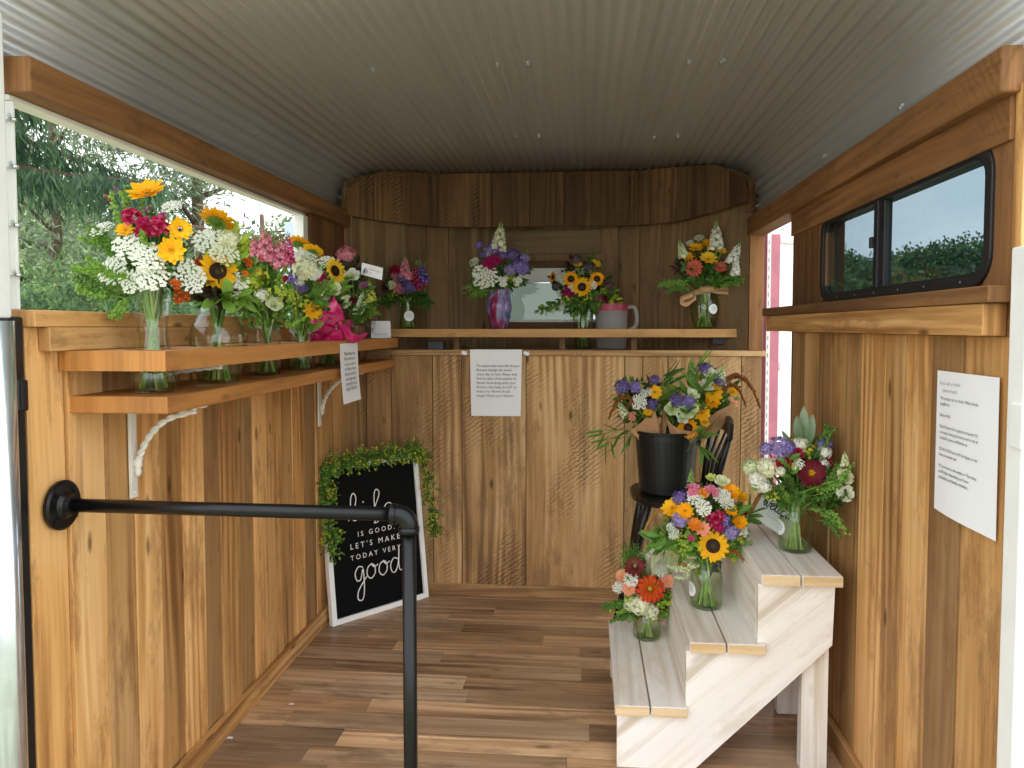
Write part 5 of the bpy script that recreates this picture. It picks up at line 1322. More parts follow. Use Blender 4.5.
bouquet('round bouquet of violet, magenta and white flowers in purple streaked vase', a, a+Vector((0, 0, hv)), a.y, [
 ('snap', 498, 252, 32, 'cream white', 'u'), ('puff', 479, 245, 9, 'purple'), ('puff', 494, 248, 15, 'purple'), ('puff', 521, 267, 17, 'purple lav'.split()[0]), ('puff', 510, 269, 13, 'lav'), ('puff', 504, 255, 12, 'violet'), ('puff', 513, 255, 13, 'violet'), ('puff', 524, 258, 10, 'lav'), ('puff', 484, 254, 10, 'violet'),
 ('bell', 489, 263, 16, 'magenta', 'c'), ('bell', 497, 260, 14, 'magenta', 'c'), ('bell', 505, 259, 11, 'crimson'), ('umb', 485, 276, 26, 'white', 'c'), ('bell', 503, 281, 13, 'white', 'c'), ('bell', 517, 281, 12, 'white', 'c'), ('umb', 474, 262, 11, 'white'), ('lime', 511, 279, 11, 'limey'), ('umb', 487, 252, 12, 'white'), ('umb', 522, 274, 9, 'white')],
 [('fern', 30, 485, 288, 26, 9, .07, ['green', 'dgreen', 'lgreen']), ('leaf', 30, 500, 268, 30, 20, .08, ['green', 'dgreen']), ('bead', 8, 527, 254, 8, 6, .03, ['lgreen']), ('bead', 6, 474, 268, 12, 14, .04, ['green']), ('fern', 10, 510, 284, 18, 6, .05, ['green']), ('wisp', 4, 480, 290, 14, 8, .04, ['lgreen'])],
 ell=(498, 266, 32, 24, .075), stems=0, seed=8)
a = Vector((at(583, 350, Y=3.255).x, 3.255, 1.0045)); vase('straight glass vase with sunflowers standing on counter behind back shelf', a, [(.036, 0), (.040, .004), (.041, .05), (.042, .12), (.043, .178)], mat='jarglass', water=.12)
bouquet('bouquet of small sunflowers and maroon blooms before the little niche window', a, a+Vector((0, 0, .175)), a.y, [
 ('sun', 571, 279, 17, 'gold', 'c'), ('sun', 582, 287, 21, 'yellow', 'c'), ('sun', 597, 279, 16, 'gold', 'c'), ('sun', 553, 277, 13, 'gold', 'l'), ('daisy', 595, 265, 14, 'lemon 10', 'u'), ('daisy', 578, 265, 10, 'lemon 9', 'u'), ('puff', 576, 260, 12, 'plum'), ('bell', 568, 292, 14, 'magenta wine', 'c'), ('zin', 597, 296, 10, 'magenta', 'c'), ('bell', 606, 299, 9, 'wine'), ('puff', 589, 267, 12, 'dark'), ('puff', 609, 285, 9, 'plum'), ('puff', 556, 287, 9, 'dark'), ('umb', 561, 277, 12, 'white'), ('umb', 573, 287, 10, 'white', 'c'), ('umb', 593, 285, 9, 'white', 'c'), ('bell', 562, 307, 9, 'white', 'c'), ('lime', 565, 299, 13, 'lime'), ('lime', 604, 291, 12, 'lime'), ('lime', 586, 298, 12, 'lime')],
 [('leaf', 36, 582, 283, 30, 26, .08, ['dgreen', 'green', 'dark']), ('leaf', 20, 582, 302, 30, 12, .07, ['green', 'lgreen', 'dgreen']), ('leaf', 4, 540, 306, 6, 5, .03, ['lime', 'lgreen'], dict(L=.025, W=.02)), ('leaf', 5, 614, 298, 8, 8, .04, ['lime', 'green']), ('bead', 6, 606, 300, 14, 10, .05, ['lgreen']), ('fern', 12, 580, 295, 26, 16, .06, ['green'])],
 ell=(582, 283, 34, 28, .08), stems=12, seed=9)
def tanbow(rt, base):
    y = base.y-.055
    for k, pts in enumerate(([(693, 294), (680, 300), (686, 304), (696, 297)], [(694, 293), (707, 290), (728, 292), (728, 287), (700, 289)], [(694, 293), (690, 297), (686, 303)])):
        P = crom([at(px, py, Y=y+.02*k) for px, py in pts], 7); vs = []
        for p in P: vs += [p+Vector((0, -.002, -.011)), p+Vector((0, .006, .011))]
        b = MB(); b.add(vs, [(2*i, 2*i+1, 2*i+3, 2*i+2) for i in range(len(P)-1)]); o = b.build('ribbon_loop', M['kraft'], rt, smooth=True); o.location = -base
        md = o.modifiers.new('t', 'SOLIDIFY'); md.thickness = .0008
a = Vector((at(704, 328, Y=3.10).x, 3.095, BS)); vase('round bellied glass vase with kraft bow at right end of back shelf', a, [(.036, 0), (.040, .004), (.05, .03), (.060, .075), (.058, .105), (.050, .13), (.046, .14), (.049, .15)], mat='jarglass', water=.11, sticker=(715, 309, .02, 3.05))
bouquet('coral, yellow and white snapdragon bouquet at the right end of back shelf', a, a+Vector((0, 0, .145)), a.y, [
 ('snap', 716, 250, 30, 'white', 'u'), ('snap', 731, 264, 25, 'white'), ('snap', 684, 258, 20, 'greenwhite'), ('snap', 735, 276, 20, 'white', 'u'), ('daisy', 696, 248, 15, 'yellow 10', 'u'), ('daisy', 708, 244, 13, 'gold 9', 'u'), ('daisy', 687, 257, 14, 'yellow 10', 'u'), ('daisy', 708, 259, 19, 'lemon 9', 'u'), ('zin', 694, 268, 18, 'coral', 'c'), ('zin', 720, 267, 15, 'coral', 'o'), ('umb', 699, 238, 10, 'white'), ('umb', 690, 243, 8, 'white'), ('daisy', 722, 251, 10, 'lemon 8')],
 [('leaf', 22, 686, 264, 14, 10, .06, ['dark', 'dgreen', 'plum']), ('leaf', 26, 708, 277, 26, 10, .07, ['dgreen', 'green']), ('bead', 10, 665, 288, 12, 8, .04, ['lgreen', 'green'], dict(droop=.2)), ('fern', 16, 732, 280, 14, 6, .05, ['green', 'lgreen']), ('leaf', 14, 710, 262, 26, 14, .06, ['green', 'dgreen'])],
 ell=(707, 262, 36, 26, .075), stems=16, base_r=.03, seed=10, extra=tanbow)

# --- wrapped bouquets in the bucket
def wrap(pts_top, y, foot, sides=1):
    def f(rt, base):
        # a fan of paper: rim points (px, py, dy) joined down to the foot inside the bucket
        rim = [at(px, py, Y=y+dy) for px, py, dy in pts_top]; n_ = len(rim); vs = []; fs = []
        for k in range(5):
            t = k/4
            for i, p in enumerate(rim):
                q = p.lerp(foot + (p-foot)*.10, t); vs.append(q + Vector((0, -.006*math.sin(i*2.1+k), .0)))
        for k in range(4):
            for i in range(n_-1): fs.append((k*n_+i, k*n_+i+1, (k+1)*n_+i+1, (k+1)*n_+i))
        b = MB(); b.add(vs, fs); o = b.build('paper_wrap', M['kraft'], rt); o.location = -base
        md = o.modifiers.new('t', 'SOLIDIFY'); md.thickness = .0008
    return f
ft = BK+Vector((0, 0, .012))
bouquet('wrapped bouquet with rusty tassels and violet statice at left in the bucket', ft+Vector((-.04, .01, 0)), BK+Vector((-.05, 0, .2)), 2.62, [
 ('puff', 623, 387, 16, 'violet'), ('puff', 636, 387, 13, 'purple'), ('puff', 655, 380, 10, 'violet'), ('puff', 652, 404, 12, 'violet'), ('umb', 646, 392, 12, 'white'), ('umb', 639, 402, 16, 'white', 'c'), ('daisy', 655, 392, 15, 'yellow 9', 'c'), ('daisy', 648, 412, 11, 'yellow 8'), ('bell', 632, 416, 12, 'peach rose'), ('snap', 625, 415, 18, 'greenwhite'), ('amar', 634, 405, 26, 'amar', (-1, -.3, 0)), ('amar', 642, 408, 20, 'amar', (-1, .2, 0)), ('lime', 640, 384, 12, 'lime')],
 [('leaf', 26, 637, 400, 24, 20, .08, ['green', 'dgreen', 'brown']), ('leaf', 4, 612, 432, 10, 10, .03, ['green'], dict(L=.08, W=.012, n=3)), ('leaf', 3, 668, 376, 8, 4, .05, ['dgreen'], dict(L=.1, W=.014, n=3)), ('wisp', 6, 668, 394, 14, 12, .04, ['tan', 'lgreen']), ('fern', 16, 628, 412, 18, 18, .06, ['green', 'rust'])],
 ell=(640, 400, 30, 26, .08), stems=6, base_r=.03, wrap=True, seed=11, extra=wrap([(630, 430, -.02), (638, 425, -.04), (650, 414, -.05), (655, 410, -.05), (660, 427, -.06), (663, 408, -.04), (668, 412, -.02)], 2.62, BK+Vector((-.02, -.04, .1))))
bouquet('wrapped bouquet with hellebores and one sunflower at front in the bucket', ft+Vector((.03, -.03, 0)), BK+Vector((.02, -.02, .2)), 2.58, [
 ('hel', 672, 409, 17, 'greenwhite', 'c'), ('hel', 688, 410, 22, 'greenwhite', 'c'), ('ruf', 692, 396, 15, 'greenwhite'), ('hel', 683, 417, 15, 'white', 'c'), ('sun', 688, 428, 22, 'gold', 'c'), ('puff', 677, 401, 15, 'violet'), ('puff', 689, 401, 14, 'purple'), ('daisy', 702, 413, 18, 'yellow 9', 'c'), ('daisy', 704, 422, 12, 'yellow 9'), ('lime', 696, 404, 14, 'lime'), ('hel', 681, 404, 12, 'greenwhite')],
 [('leaf', 22, 686, 410, 20, 18, .07, ['green', 'dgreen']), ('leaf', 3, 698, 392, 4, 4, .02, ['green'], dict(L=.11, W=.016, n=3)), ('leaf', 3, 700, 440, 3, 10, .02, ['green'], dict(L=.1, W=.014, n=3)), ('fern', 12, 680, 405, 22, 16, .06, ['green'])],
 ell=(686, 410, 24, 22, .07), stems=6, base_r=.03, wrap=True, seed=12, extra=wrap([(664, 408, -.02), (666, 417, -.03), (672, 425, -.04), (681, 430, -.045), (692, 431, -.045), (702, 427, -.04), (710, 419, -.02)], 2.58, BK+Vector((.03, -.06, .12))))
bouquet('tall wrapped bouquet with drooping bronze tassels at right in the bucket', ft+Vector((.05, .03, 0)), BK+Vector((.06, .03, .2)), 2.68, [
 ('snap', 693, 380, 24, 'lgreen', 'u'), ('snap', 720, 384, 22, 'greenwhite', 'u'), ('puff', 705, 369, 13, 'violet'), ('puff', 719, 380, 14, 'violet'), ('ruf', 709, 375, 16, 'white'), ('ruf', 705, 387, 16, 'white peach'.split()[0]), ('bell', 691, 376, 13, 'pink'), ('daisy', 695, 380, 11, 'yellow 8'), ('daisy', 713, 393, 20, 'yellow 10', 'c'), ('daisy', 713, 401, 16, 'gold 9', 'c'), ('daisy', 732, 392, 13, 'yellow 9'), ('daisy', 733, 403, 12, 'peach 9'), ('amar', 722, 388, 36, 'amar', (1, -.2, 0)), ('amar', 722, 394, 26, 'amar', (1, .3, 0)), ('hel', 698, 390, 12, 'greenwhite'), ('bell', 700, 384, 11, 'peach')],
 [('leaf', 30, 712, 390, 22, 20, .08, ['green', 'dgreen']), ('bead', 10, 702, 374, 18, 12, .05, ['lgreen', 'green']), ('leaf', 3, 696, 368, 5, 6, .02, ['lgreen'], dict(L=.09, W=.014, n=3)), ('fern', 14, 722, 396, 18, 14, .06, ['green', 'dgreen'])],
 ell=(710, 388, 28, 28, .08), stems=6, base_r=.03, wrap=True, seed=13, extra=wrap([(700, 430, -.05), (706, 420, -.07), (716, 412, -.08), (728, 406, -.07), (735, 402, -.05), (733, 415, -.04), (722, 428, -.02)], 2.68, BK+Vector((.05, 0, .13))))

# --- steps
z3 = [z+.0005 for z in ZT]
a = at(647, 637, Z=z3[0]); a.z = z3[0]
vase('short glass jar on the lowest white step', a, scl(P_SMALL, 1.02, .95), mat='jarglass', water=.06)
def whitecard2(rt, base):
    y = base.y+.05; p, q, r_ = at(633, 566, Y=y), at(668, 571, Y=y), at(635, 552, Y=y)
    m_ = frame_m(p, q-p, r_-p); b = MB(); sheet(b, m_, (q-p).length, (r_-p).length, nx=3, ny=3); o = b.build('card', M['paper'], rt); o.location = -base
bouquet('small bouquet led by a red orange zinnia on the lowest step', a, a+Vector((0, 0, .08)), a.y, [
 ('zin', 650, 589, 29, 'red orange', 'c'), ('zin', 635, 567, 22, 'darkred', 'u'), ('daisy', 622, 576, 15, 'peach 12 limey'), ('daisy', 629, 589, 15, 'peach 12 gold', 'c'), ('daisy', 667, 581, 15, 'peach 12 gold', 'c'),
 ('puff', 640, 605, 22, 'cream', 'c'), ('puff', 651, 611, 17, 'cream', 'c'), ('puff', 631, 604, 15, 'greenwhite', 'c'), ('umb', 619, 587, 14, 'white'), ('umb', 631, 579, 15, 'white', 'c'), ('snap', 650, 556, 20, 'white', 'u'), ('umb', 676, 588, 14, 'white'), ('umb', 660, 571, 14, 'white'), ('umb', 668, 562, 18, 'white'),
 ('lime', 612, 608, 13, 'limey'), ('lime', 629, 597, 12, 'lime'), ('lime', 667, 601, 20, 'lime'), ('lime', 675, 597, 13, 'limey'), ('lime', 653, 617, 11, 'limey')],
 [('leaf', 20, 645, 595, 28, 22, .07, ['green', 'lgreen']), ('bead', 10, 612, 612, 12, 12, .05, ['lgreen', 'green'], dict(droop=.1)), ('bead', 10, 672, 600, 14, 18, .05, ['lgreen', 'lime']), ('fern', 16, 645, 575, 28, 22, .06, ['green', 'lgreen']), ('wisp', 10, 632, 556, 12, 12, .05, ['green', 'lgreen']), ('wisp', 8, 663, 560, 16, 14, .05, ['greenwhite', 'cream'])],
 ell=(645, 590, 34, 34, .075), stems=14, base_r=.022, seed=14, extra=whitecard2)
a = at(706, 606, Z=z3[1]); a.z = z3[1]
vase('green tinted glass jar on the middle white step', a, P_MASON, mat='jarglass', water=.095, sticker=(692, 590, .02, 2.02))
bouquet('big colourful bouquet with a bright sunflower on the middle step', a, a+Vector((0, 0, .125)), a.y, [
 ('sun', 713, 546, 34, 'yellow', 'c'), ('bell', 694, 490, 20, 'pink', 'u'), ('bell', 711, 491, 18, 'pink', 'u'), ('bell', 703, 493, 14, 'orange yellow'), ('ruf', 722, 483, 16, 'cream', 'u'), ('ruf', 711, 479, 11, 'limey'), ('umb', 696, 498, 18, 'white'), ('umb', 704, 508, 16, 'white', 'c'), ('umb', 722, 496, 18, 'white'), ('umb', 727, 503, 15, 'white'), ('umb', 674, 534, 12, 'white'), ('umb', 671, 527, 10, 'white'), ('umb', 741, 530, 15, 'white'),
 ('daisy', 672, 508, 22, 'yellow 11'), ('daisy', 685, 511, 18, 'gold 11', 'c'), ('daisy', 731, 492, 20, 'gold 11', 'u'), ('daisy', 741, 497, 16, 'yellow 10'), ('daisy', 739, 522, 18, 'gold 10'), ('daisy', 731, 511, 14, 'gold 10'), ('bell', 716, 519, 22, 'crimson hotpink', 'c'), ('bell', 718, 525, 16, 'magenta', 'c'), ('puff', 680, 498, 15, 'violet'), ('puff', 680, 520, 17, 'lav'), ('puff', 731, 532, 16, 'lav'), ('puff', 724, 520, 12, 'purple'), ('daisy', 695, 525, 16, 'orange 10'), ('daisy', 703, 529, 16, 'peach 10', 'c'), ('bell', 691, 538, 9, 'hotpink'), ('bell', 744, 513, 9, 'wine'),
 ('lime', 741, 539, 15, 'limey'), ('lime', 733, 558, 14, 'limey'), ('lime', 743, 553, 12, 'lime'), ('lime', 672, 547, 18, 'limey'), ('lime', 685, 545, 14, 'lime'), ('lime', 680, 537, 12, 'limey'), ('amar', 668, 519, 24, 'tan', (-1, -.2, 0)), ('amar', 728, 556, 18, 'rust', (.6, -.4, 0)), ('snap', 691, 482, 14, 'lgreen', 'u')],
 [('leaf', 34, 706, 522, 38, 34, .1, ['green', 'dgreen', 'lgreen']), ('leaf', 6, 664, 538, 10, 8, .05, ['green'], dict(L=.055, W=.022)), ('leaf', 6, 742, 510, 12, 12, .05, ['green'], dict(L=.055, W=.02)), ('bead', 10, 682, 566, 20, 14, .06, ['lgreen', 'greenwhite'], dict(s=.0022)), ('bead', 8, 740, 545, 12, 16, .05, ['lgreen', 'lime']), ('fern', 20, 706, 535, 36, 28, .08, ['green', 'lgreen']), ('bead', 6, 664, 525, 10, 12, .04, ['lgreen'])],
 ell=(706, 522, 42, 44, .10), stems=16, base_r=.028, seed=15)
a = at(795, 550, Z=z3[2]); a.z = z3[2]
vase('green tinted glass jar with round sticker on the top white step', a, scl(P_MASON, .98, 1.0), mat='jarglass', water=.095, sticker=(783, 529, .021, 1.98))
def lamb(rt, base):
    y = base.y
    for k, (px, py, qx, qy, w) in enumerate(((803, 448, 805, 408, .03), (801, 448, 793, 417, .028), (806, 448, 816, 415, .03), (796, 450, 779, 432, .022), (794, 452, 778, 440, .022), (800, 440, 803, 428, .034), (808, 452, 815, 434, .026), (800, 450, 790, 436, .024))):
        p, q = at(px, py, Y=y), at(qx, qy, Y=y-.02+.012*k); b = MB(); d = q-p
        m_ = T(p) @ look(d) @ RXm(PI/2*.98); m_ = T(p) @ look(d, .3*k) @ RXm(PI/2)
        b.petal(m_, d.length, w, -.18, .35, HX['green'], HX['grey'], 6, .05, .7, 0); o = b.build('grey_leaf', M['leaf'], rt, smooth=True); o.location = -base
bouquet('full bouquet of crimson, violet and white with grey leaves on the top step', a, a+Vector((0, 0, .125)), a.y, [
 ('puff', 780, 447, 22, 'lav'), ('puff', 787, 450, 18, 'purple'), ('puff', 767, 449, 14, 'lav'), ('puff', 824, 445, 11, 'purple'), ('puff', 829, 444, 8, 'lav'), ('daisy', 812, 473, 30, 'wine 11 yellow', 'c'), ('bell', 797, 453, 17, 'crimson magenta'), ('bell', 789, 459, 15, 'crimson'), ('bell', 828, 481, 20, 'crimson hotpink', 'c'), ('bell', 779, 463, 11, 'crimson'), ('bell', 829, 462, 11, 'crimson'), ('bell', 836, 467, 10, 'wine'), ('bell', 823, 489, 13, 'magenta', 'c'), ('bell', 773, 446, 9, 'magenta'),
 ('puff', 767, 468, 21, 'cream'), ('puff', 751, 467, 17, 'greenwhite'), ('puff', 757, 478, 18, 'white'), ('puff', 764, 486, 14, 'white'), ('ruf', 844, 494, 19, 'white'), ('ruf', 844, 478, 18, 'cream'), ('snap', 845, 466, 16, 'greenwhite', 'u'), ('puff', 823, 465, 13, 'white', 'c'), ('puff', 825, 452, 13, 'white'), ('umb', 797, 464, 13, 'white', 'c'), ('puff', 781, 471, 9, 'white', 'c'), ('puff', 800, 444, 14, 'white'),
 ('lime', 808, 450, 17, 'limey'), ('lime', 791, 466, 14, 'lime'), ('lime', 773, 495, 17, 'limey'), ('lime', 827, 508, 15, 'limey'), ('lime', 819, 485, 13, 'lime'), ('lime', 793, 441, 11, 'lime')],
 [('leaf', 34, 800, 480, 42, 26, .09, ['green', 'dgreen', 'lgreen']), ('bead', 16, 800, 488, 26, 14, .07, ['green', 'lgreen']), ('bead', 4, 832, 428, 6, 8, .03, ['lgreen', 'green'], dict(droop=.05)), ('bead', 5, 842, 530, 8, 10, .03, ['lgreen', 'green'], dict(droop=.2)), ('fern', 18, 800, 492, 34, 14, .07, ['green', 'lgreen']), ('leaf', 8, 834, 498, 16, 10, .05, ['green', 'dgreen']), ('bead', 8, 846, 470, 9, 20, .04, ['lgreen', 'green'])],
 ell=(800, 470, 50, 36, .10), stems=16, base_r=.028, seed=16, extra=lamb)
R.seed(5)
# --- welcome plaque leaning behind the top bouquet
wa, wb, wc = at(786, 541, Y=2.10), at(747, 513, Y=2.10), at(755, 488, Y=2.10)
def wpt(px, py, y): return at(px, py, Y=y)
o0 = at(751, 516, Y=2.10); o1 = at(789, 541, Y=2.10); xdir = (o1-o0); o2 = at(762, 487, Y=2.13); ydir = o2-o0; ydir = ydir-xdir.normalized()*ydir.dot(xdir.normalized())
minz = ZT[2]+.001
lowest = min(o0.z, o1.z)
sh = Vector((0, 0, minz-lowest)) if lowest < minz else Vector((0, 0, 0))
WM = frame_m(o0+sh, xdir, ydir); ww, wh = xdir.length, ydir.length
ws = empty('welcome_plaque', WM.translation, 'white welcome plaque leaning behind the bouquet on the top step', 'sign')
sub(ws, 'plaque', M['whitepaint'], lambda b: b.box((0, 0, -.012), (ww, wh, 0), M=WM), bevel=.001)
sub(ws, 'wood_edge', M['shelf'], lambda b: b.box((-.006, -.002, -.016), (0, wh+.004, .003), along=1, M=WM))
sub(ws, 'wood_edge', M['shelf'], lambda b: b.box((0, wh, -.016), (ww, wh+.006, .003), along=0, M=WM))
sub(ws, 'lettering', M['ink'], lambda b: script_into(b, 'welcome', WM @ T((ww*.10, wh*.52, .0012)), ww*.86, .0016, 1.1), smooth=True)
sub(ws, 'underline', M['inkgrey'], lambda b: b.box((ww*.3, wh*.3, .0003), (ww*.8, wh*.31, .001), M=WM))
# --- garland over the letter sign
def garl():
    rt = empty('leaf_garland', BL+Vector((0, 0, .59)), 'leafy green garland with tiny yellow buds draped over the black sign', 'garland')
    path = [(.012, .28), (.005, .36), (-.002, .45), (.0, .53), (.01, .585), (.08, .600), (.17, .602), (.26, .604), (.35, .604), (.42, .60), (.455, .56), (.47, .48), (.478, .40), (.48, .31), (.485, .27)]
    P = crom([SM @ Vector((u, v, .008)) for u, v in path], 8); lf = MB(); bd = MB(); vn = MB()
    vn.tube(P, [.002]*len(P), 5, HX['dgreen'])
    for i, p in enumerate(P):
        for q in range(7):
            d = SM.to_3x3() @ Vector((R.gauss(0, .6), R.gauss(-.3, .65), R.uniform(.0, .8))); L = R.uniform(.02, .062)
            if d.length < .1: continue
            e = p + d.normalized()*L
            lf.tube([p, e], .0006, 3, HX['green'], False)
            for k in range(4):
                o = p.lerp(e, .3+.2*k); leafat(lf, o, d+Vector((R.gauss(0, .6), R.gauss(0, .6), R.gauss(0, .6))), R.uniform(.010, .017), .009, vary(R.choice((HX['green'], HX['lgreen'], HX['dgreen'])), .2), -.2, 2)
            if R.random() < .38:
                for k in range(3): bd.blob(e+Vector((R.gauss(0, .004), R.gauss(0, .003), R.gauss(0, .004))), R.uniform(.002, .0034), vary(R.choice((HX['limey'], HX['lemon'], HX['lime'])), .15), 5, 4)
    for m_, nm in ((lf, 'foliage'), (bd, 'yellow_buds'), (vn, 'vine')):
        o = m_.build(nm, M['leaf'], rt); o.location = -rt.location
        if nm != 'vine': o['kind'] = 'stuff'
garl()
# ================================================================== OUTDOORS, LIGHT, CAMERA
mb = MB(); mb.box((-60, -30, -.52), (60, 70, -.45), along=0); tag(mb.build('ground', M['grass']), 'gravel and grass ground outside the trailer', 'ground', kind='structure')
def quad_leaf(b, p, d, L, W, col):
    d = Vector(d).normalized(); s_ = d.cross(Vector((R.gauss(0, 1), R.gauss(0, 1), R.gauss(0, 1)))).normalized()*W/2
    b.add([p, p+d*L*.5+s_, p+d*L, p+d*L*.5-s_], [(0, 1, 2, 3)], col)
def spruce(label, loc, h, spread, n, cols, seed, low=.1, group=None, cat='tree'):
    R.seed(seed); loc = Vector(loc); rt = empty('spruce_tree', loc, label, cat, group)
    t = MB(); t.tube([(0, 0, 0), (0, .05, h*.5), (0, 0, h)], [h*.022, h*.015, .02], 10); t.build('trunk', M['bark'], rt, smooth=True)
    f = MB(); br = MB()
    for i in range(n):
        z = h*(low+(1-low)*(i/n)**.9); L = spread*(1-(z/h))**.75+.25; a = i*2.39996+R.uniform(-.3, .3)
        dr = R.uniform(.25, .42); P = crom([(0, 0, z), (math.cos(a)*L*.5, math.sin(a)*L*.5, z-L*dr*.35), (math.cos(a)*L, math.sin(a)*L, z-L*dr*.55)], 8)
        br.tube(P, [.03*(1-.9*k/len(P)) for k in range(len(P))], 4)
        for k, p in enumerate(P):
            if k < 2: continue
            for q in range(14):
                s_ = Vector((-math.sin(a), math.cos(a), 0))*R.uniform(-1, 1)*L*.22*(1-.4*k/len(P)); o = p+s_
                hang = R.uniform(.15, .55)*L*.3
                c = vary(R.choice(cols), .25)
                for w in range(9):
                    quad_leaf(f, o+Vector((R.gauss(0, .035), R.gauss(0, .035), -hang*w/9)), (R.gauss(0, .35)+math.cos(a)*.3, R.gauss(0, .35)+math.sin(a)*.3, -1), R.uniform(.07, .14), R.uniform(.012, .022), c)
    br.build('branches', M['bark'], rt); o = f.build('foliage', M['treeleaf'], rt); o['kind'] = 'stuff'
def crown(label, loc, blobs, n, cols, seed, lw=(.10, .07), trunk=None, name='leafy_tree', group=None, cat='tree'):
    R.seed(seed); loc = Vector(loc); rt = empty(name, loc, label, cat, group)
    if trunk:
        t = MB(); hh, rr = trunk; t.tube([(0, 0, 0), (.04, 0, hh*.5), (0, 0, hh)], [rr, rr*.8, rr*.4], 9)
        for k in range(9):
            z = hh*(.4+.06*k); a = k*2.4; t.tube([(0, 0, z), (math.cos(a)*.5, math.sin(a)*.5, z+.25), (math.cos(a)*1.1, math.sin(a)*1.1, z+.3)], [rr*.4, rr*.25, rr*.1], 5)
        t.build('trunk', M['bark'], rt, smooth=True)
    f = MB(); tot = sum(b[3]*b[4]*b[5] for b in blobs)
    for bx_, by_, bz_, ra, rb, rc in blobs:
        m_ = int(n*ra*rb*rc/tot)
        for i in range(m_):
            d = Vector((R.gauss(0, 1), R.gauss(0, 1), R.gauss(0, 1))).normalized(); q = R.uniform(.55, 1.05)
            p = Vector((bx_+d.x*ra*q, by_+d.y*rb*q, bz_+d.z*rc*q)); c = vary(R.choice(cols), .3)
            for k in range(4): quad_leaf(f, p+Vector((R.gauss(0, 1), R.gauss(0, 1), R.gauss(0, 1)))*lw[0]*.8, d+Vector((R.gauss(0, .8), R.gauss(0, .8), R.gauss(0, .8))), lw[0]*R.uniform(.7, 1.3), lw[1]*R.uniform(.7, 1.3), c)
    o = f.build('foliage', M['treeleaf'], rt); o['kind'] = 'stuff'
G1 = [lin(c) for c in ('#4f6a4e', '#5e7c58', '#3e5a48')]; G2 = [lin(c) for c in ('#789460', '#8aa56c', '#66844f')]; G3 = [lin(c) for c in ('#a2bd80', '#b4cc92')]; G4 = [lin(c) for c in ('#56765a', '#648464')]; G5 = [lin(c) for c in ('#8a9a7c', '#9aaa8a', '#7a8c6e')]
def ray(px, py, Y): return at(px, py, Y=Y)
p = ray(-60, 250, 5.0); spruce('dark drooping spruce close outside the serving opening', (p.x, 5.0, -.45), 7.5, 2.2, 60, G1, 3, .38)
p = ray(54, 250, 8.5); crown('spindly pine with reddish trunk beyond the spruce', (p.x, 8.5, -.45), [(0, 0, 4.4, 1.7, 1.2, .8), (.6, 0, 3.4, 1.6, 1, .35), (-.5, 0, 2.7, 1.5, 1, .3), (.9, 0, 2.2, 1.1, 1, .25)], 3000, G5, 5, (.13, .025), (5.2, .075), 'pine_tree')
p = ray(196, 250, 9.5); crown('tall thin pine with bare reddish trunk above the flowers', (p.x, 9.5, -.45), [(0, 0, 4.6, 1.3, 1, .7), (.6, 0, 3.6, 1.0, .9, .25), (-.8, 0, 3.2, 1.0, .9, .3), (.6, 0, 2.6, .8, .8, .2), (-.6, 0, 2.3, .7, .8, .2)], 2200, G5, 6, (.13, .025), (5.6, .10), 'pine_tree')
p = ray(60, 320, 7.0); crown('low green bush below the spruce branches', (p.x, 7.0, -.45), [(-.8, 0, 1.0, 1.1, .9, 1.1), (.3, 0, .9, 1.2, 1, 1.15), (1.5, .2, .8, 1.0, 1, 1.1)], 7000, G2+G4, 7, (.06, .04), None, 'green_bush', cat='bush')
p = ray(150, 320, 8.0); crown('pale green bush behind the tall airy bouquet', (p.x, 8.0, -.45), [(-.6, 0, 1.1, 1.1, .9, 1.3), (.9, 0, 1.0, 1.2, .9, 1.2)], 5000, G2+G3, 8, (.06, .04), None, 'green_bush', cat='bush')
p = ray(232, 240, 10.0); crown('bright leafy tree above the two sunflowers', (p.x, 10.0, -.45), [(0, 0, 2.3, .55, .6, .7), (.25, 0, 1.1, .7, .8, .9), (-.4, 0, 1.4, .6, .7, .7)], 2200, G4+G2, 9, (.07, .05), (3.0, .08))
p = ray(262, 230, 8.0); crown('narrow ivy covered trunk behind the pink snapdragons', (p.x, 8.0, -.45), [(0, 0, 1.9, .12, .12, .6), (0, 0, 1.1, .14, .14, .5)], 500, G2, 10, (.07, .05), (2.8, .06), 'ivy_trunk')
p = ray(290, 250, 9.0); crown('leafy tree at the far end of the serving opening', (p.x, 9.0, -.45), [(0, 0, 2.0, .55, .6, .9), (.2, 0, 1.0, .7, .6, .9)], 2600, G2+G5, 12, (.065, .045), (2.5, .07))
k = 0
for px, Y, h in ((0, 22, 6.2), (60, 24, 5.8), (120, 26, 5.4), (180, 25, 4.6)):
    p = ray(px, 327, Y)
    crown(['far hazy tree behind the spruce trunk', 'far hazy tree behind the reddish pine', 'far hazy tree above the white lace flowers', 'far hazy tree above the crimson blooms'][k], (p.x, Y, -.45), [(0, 0, h*.55, 2.2, 1.5, h*.5), (1.4, 0, h*.4, 1.8, 1.5, h*.42)], 6500, G5+G3, 20+k, (.17, .12), None, 'leafy_tree', 'far trees beyond the opening'); k += 1
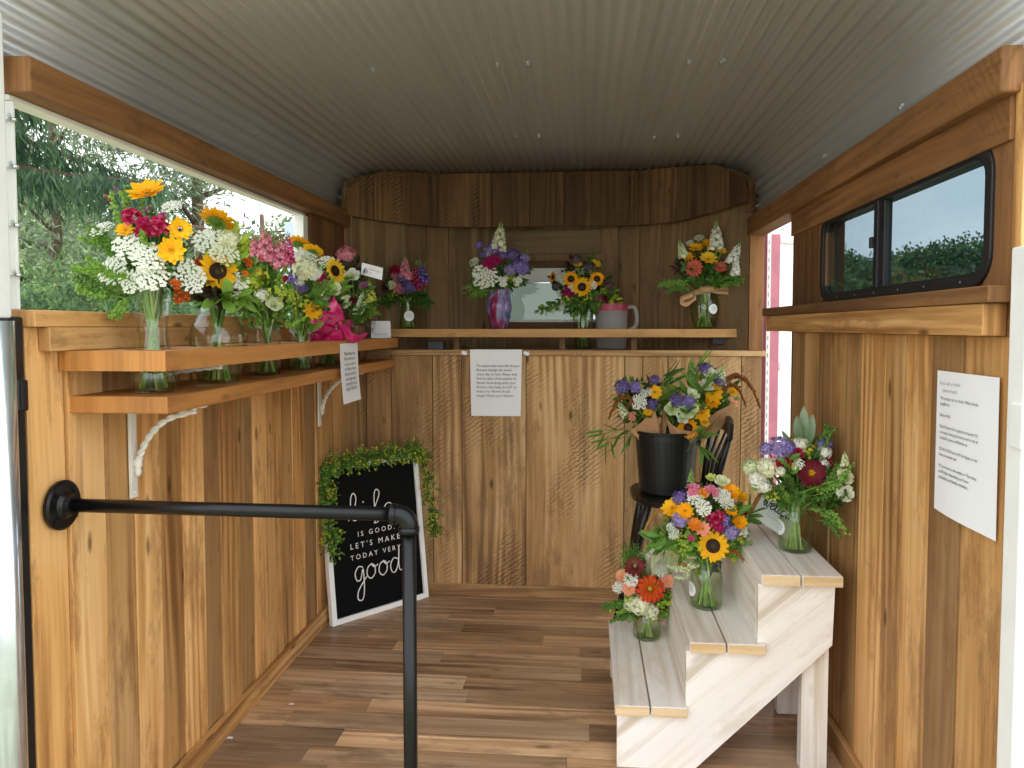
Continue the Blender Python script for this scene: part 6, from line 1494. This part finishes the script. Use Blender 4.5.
# right side trees seen through the tinted window
lab = ['small pointed tree seen through the far pane of the tinted window', 'rounded tree seen beside the dark window stile', 'broad dark tree seen left in the near window pane', 'broad dark tree seen in the middle of the near window pane', 'tallest dark tree seen at right in the near window pane', 'low shrub seen at the far edge of the tinted window']
for k, (px, py, Y, w) in enumerate(((842, 258, 20, .9), (873, 268, 22, 1.6), (905, 254, 24, 2.6), (940, 248, 24, 3.0), (972, 240, 24, 2.6), (824, 272, 18, .8))):
    p = ray(px, 327, Y); top = ray(px, py, Y).z+.45
    crown(lab[k], (p.x, Y, -.45), [(0, 0, top*.5, w, 1.5, top*.5), (w*.3, .3, top*.42, w*.8, 1.4, top*.45)], 9000, G4+G2[:1], 40+k, (.13, .085), None, 'leafy_tree', 'trees beyond the tinted window')
# hardware and panels seen past the far end of the opening
p = at(289, 240, Y=3.3); b = MB(); b.box((p.x-.02, 3.3, -.45), (p.x+.035, 3.33, at(289, 222, Y=3.3).z)); tag(b.build('outside_post', M['bluepanel'], bevel=.002), 'pale blue upright post outside the far end of the opening', 'post')
p0, p1 = at(293, 240, Y=3.5), at(302, 240, Y=3.5); b = MB(); b.box((p0.x-.01, 3.5, -.45), (p1.x+.06, 3.53, at(297, 219, Y=3.5).z)); tag(b.build('outside_panel', M['terracream'], bevel=.002), 'cream panel outside behind the pale blue post', 'panel')
p = at(296, 235, Y=3.4); b = MB(); b.blob(p, (.02, .02, .028), (1, 1, 1), 10, 8); b.tube([p, p+Vector((0, .05, -.1)), (p.x, 3.45, -.45)], [.008, .008, .01], 8); tag(b.build('black_knob', M['blacktrim'], smooth=True), 'black knob outside between blue post and white frame', 'knob')

# sky
w = bpy.data.worlds.new('overcast sky'); bpy.context.scene.world = w; w.use_nodes = True; nt = w.node_tree; nt.nodes.clear()
tc = nd(nt, 'ShaderNodeTexCoord'); sp = nd(nt, 'ShaderNodeSeparateXYZ', Vector=tc.outputs['Generated'])
mpn = nd(nt, 'ShaderNodeMapping', Vector=tc.outputs['Generated'], Scale=(2.2, 2.2, 4.5))
nz = nd(nt, 'ShaderNodeTexNoise', Vector=mpn.outputs[0], Scale=1.3, Detail=5.0, Roughness=.55)
f = nd(nt, 'ShaderNodeMapRange', Value=nz.outputs['Fac'], i1=.35, i2=.68, i3=0.0, i4=1.0)
cl = nd(nt, 'ShaderNodeMix', {'data_type': 'RGBA'}, i0=f.outputs[0], i6=(.72, .79, .86, 1), i7=(1.0, 1.0, 1.0, 1))
bg = nd(nt, 'ShaderNodeBackground', Color=cl.outputs[2], Strength=1.25); ow = nt.nodes.new('ShaderNodeOutputWorld'); nt.links.new(bg.outputs[0], ow.inputs[0])

cam = bpy.data.cameras.new('camera'); co = bpy.data.objects.new('camera', cam); link(co)
cam.sensor_fit = 'HORIZONTAL'; cam.sensor_width = 36.0; cam.lens = F/1024*36.0
cam.shift_x = -SX/1024; cam.shift_y = SY/1024
mw = Matrix((RT, UP, -FW)).transposed().to_4x4(); mw.translation = CAM; co.matrix_world = mw
cam.clip_start = .02; cam.clip_end = 300
sc = bpy.context.scene; sc.camera = co
sc.view_settings.view_transform = 'Standard'; sc.view_settings.look = 'None'; sc.view_settings.gamma = 1.0
sc.view_settings.use_curve_mapping = False; sc.view_settings.exposure = 1.25
try:
    sc.cycles.max_bounces = 12; sc.cycles.diffuse_bounces = 6; sc.cycles.transparent_max_bounces = 24; sc.cycles.use_denoising = True
except Exception: pass
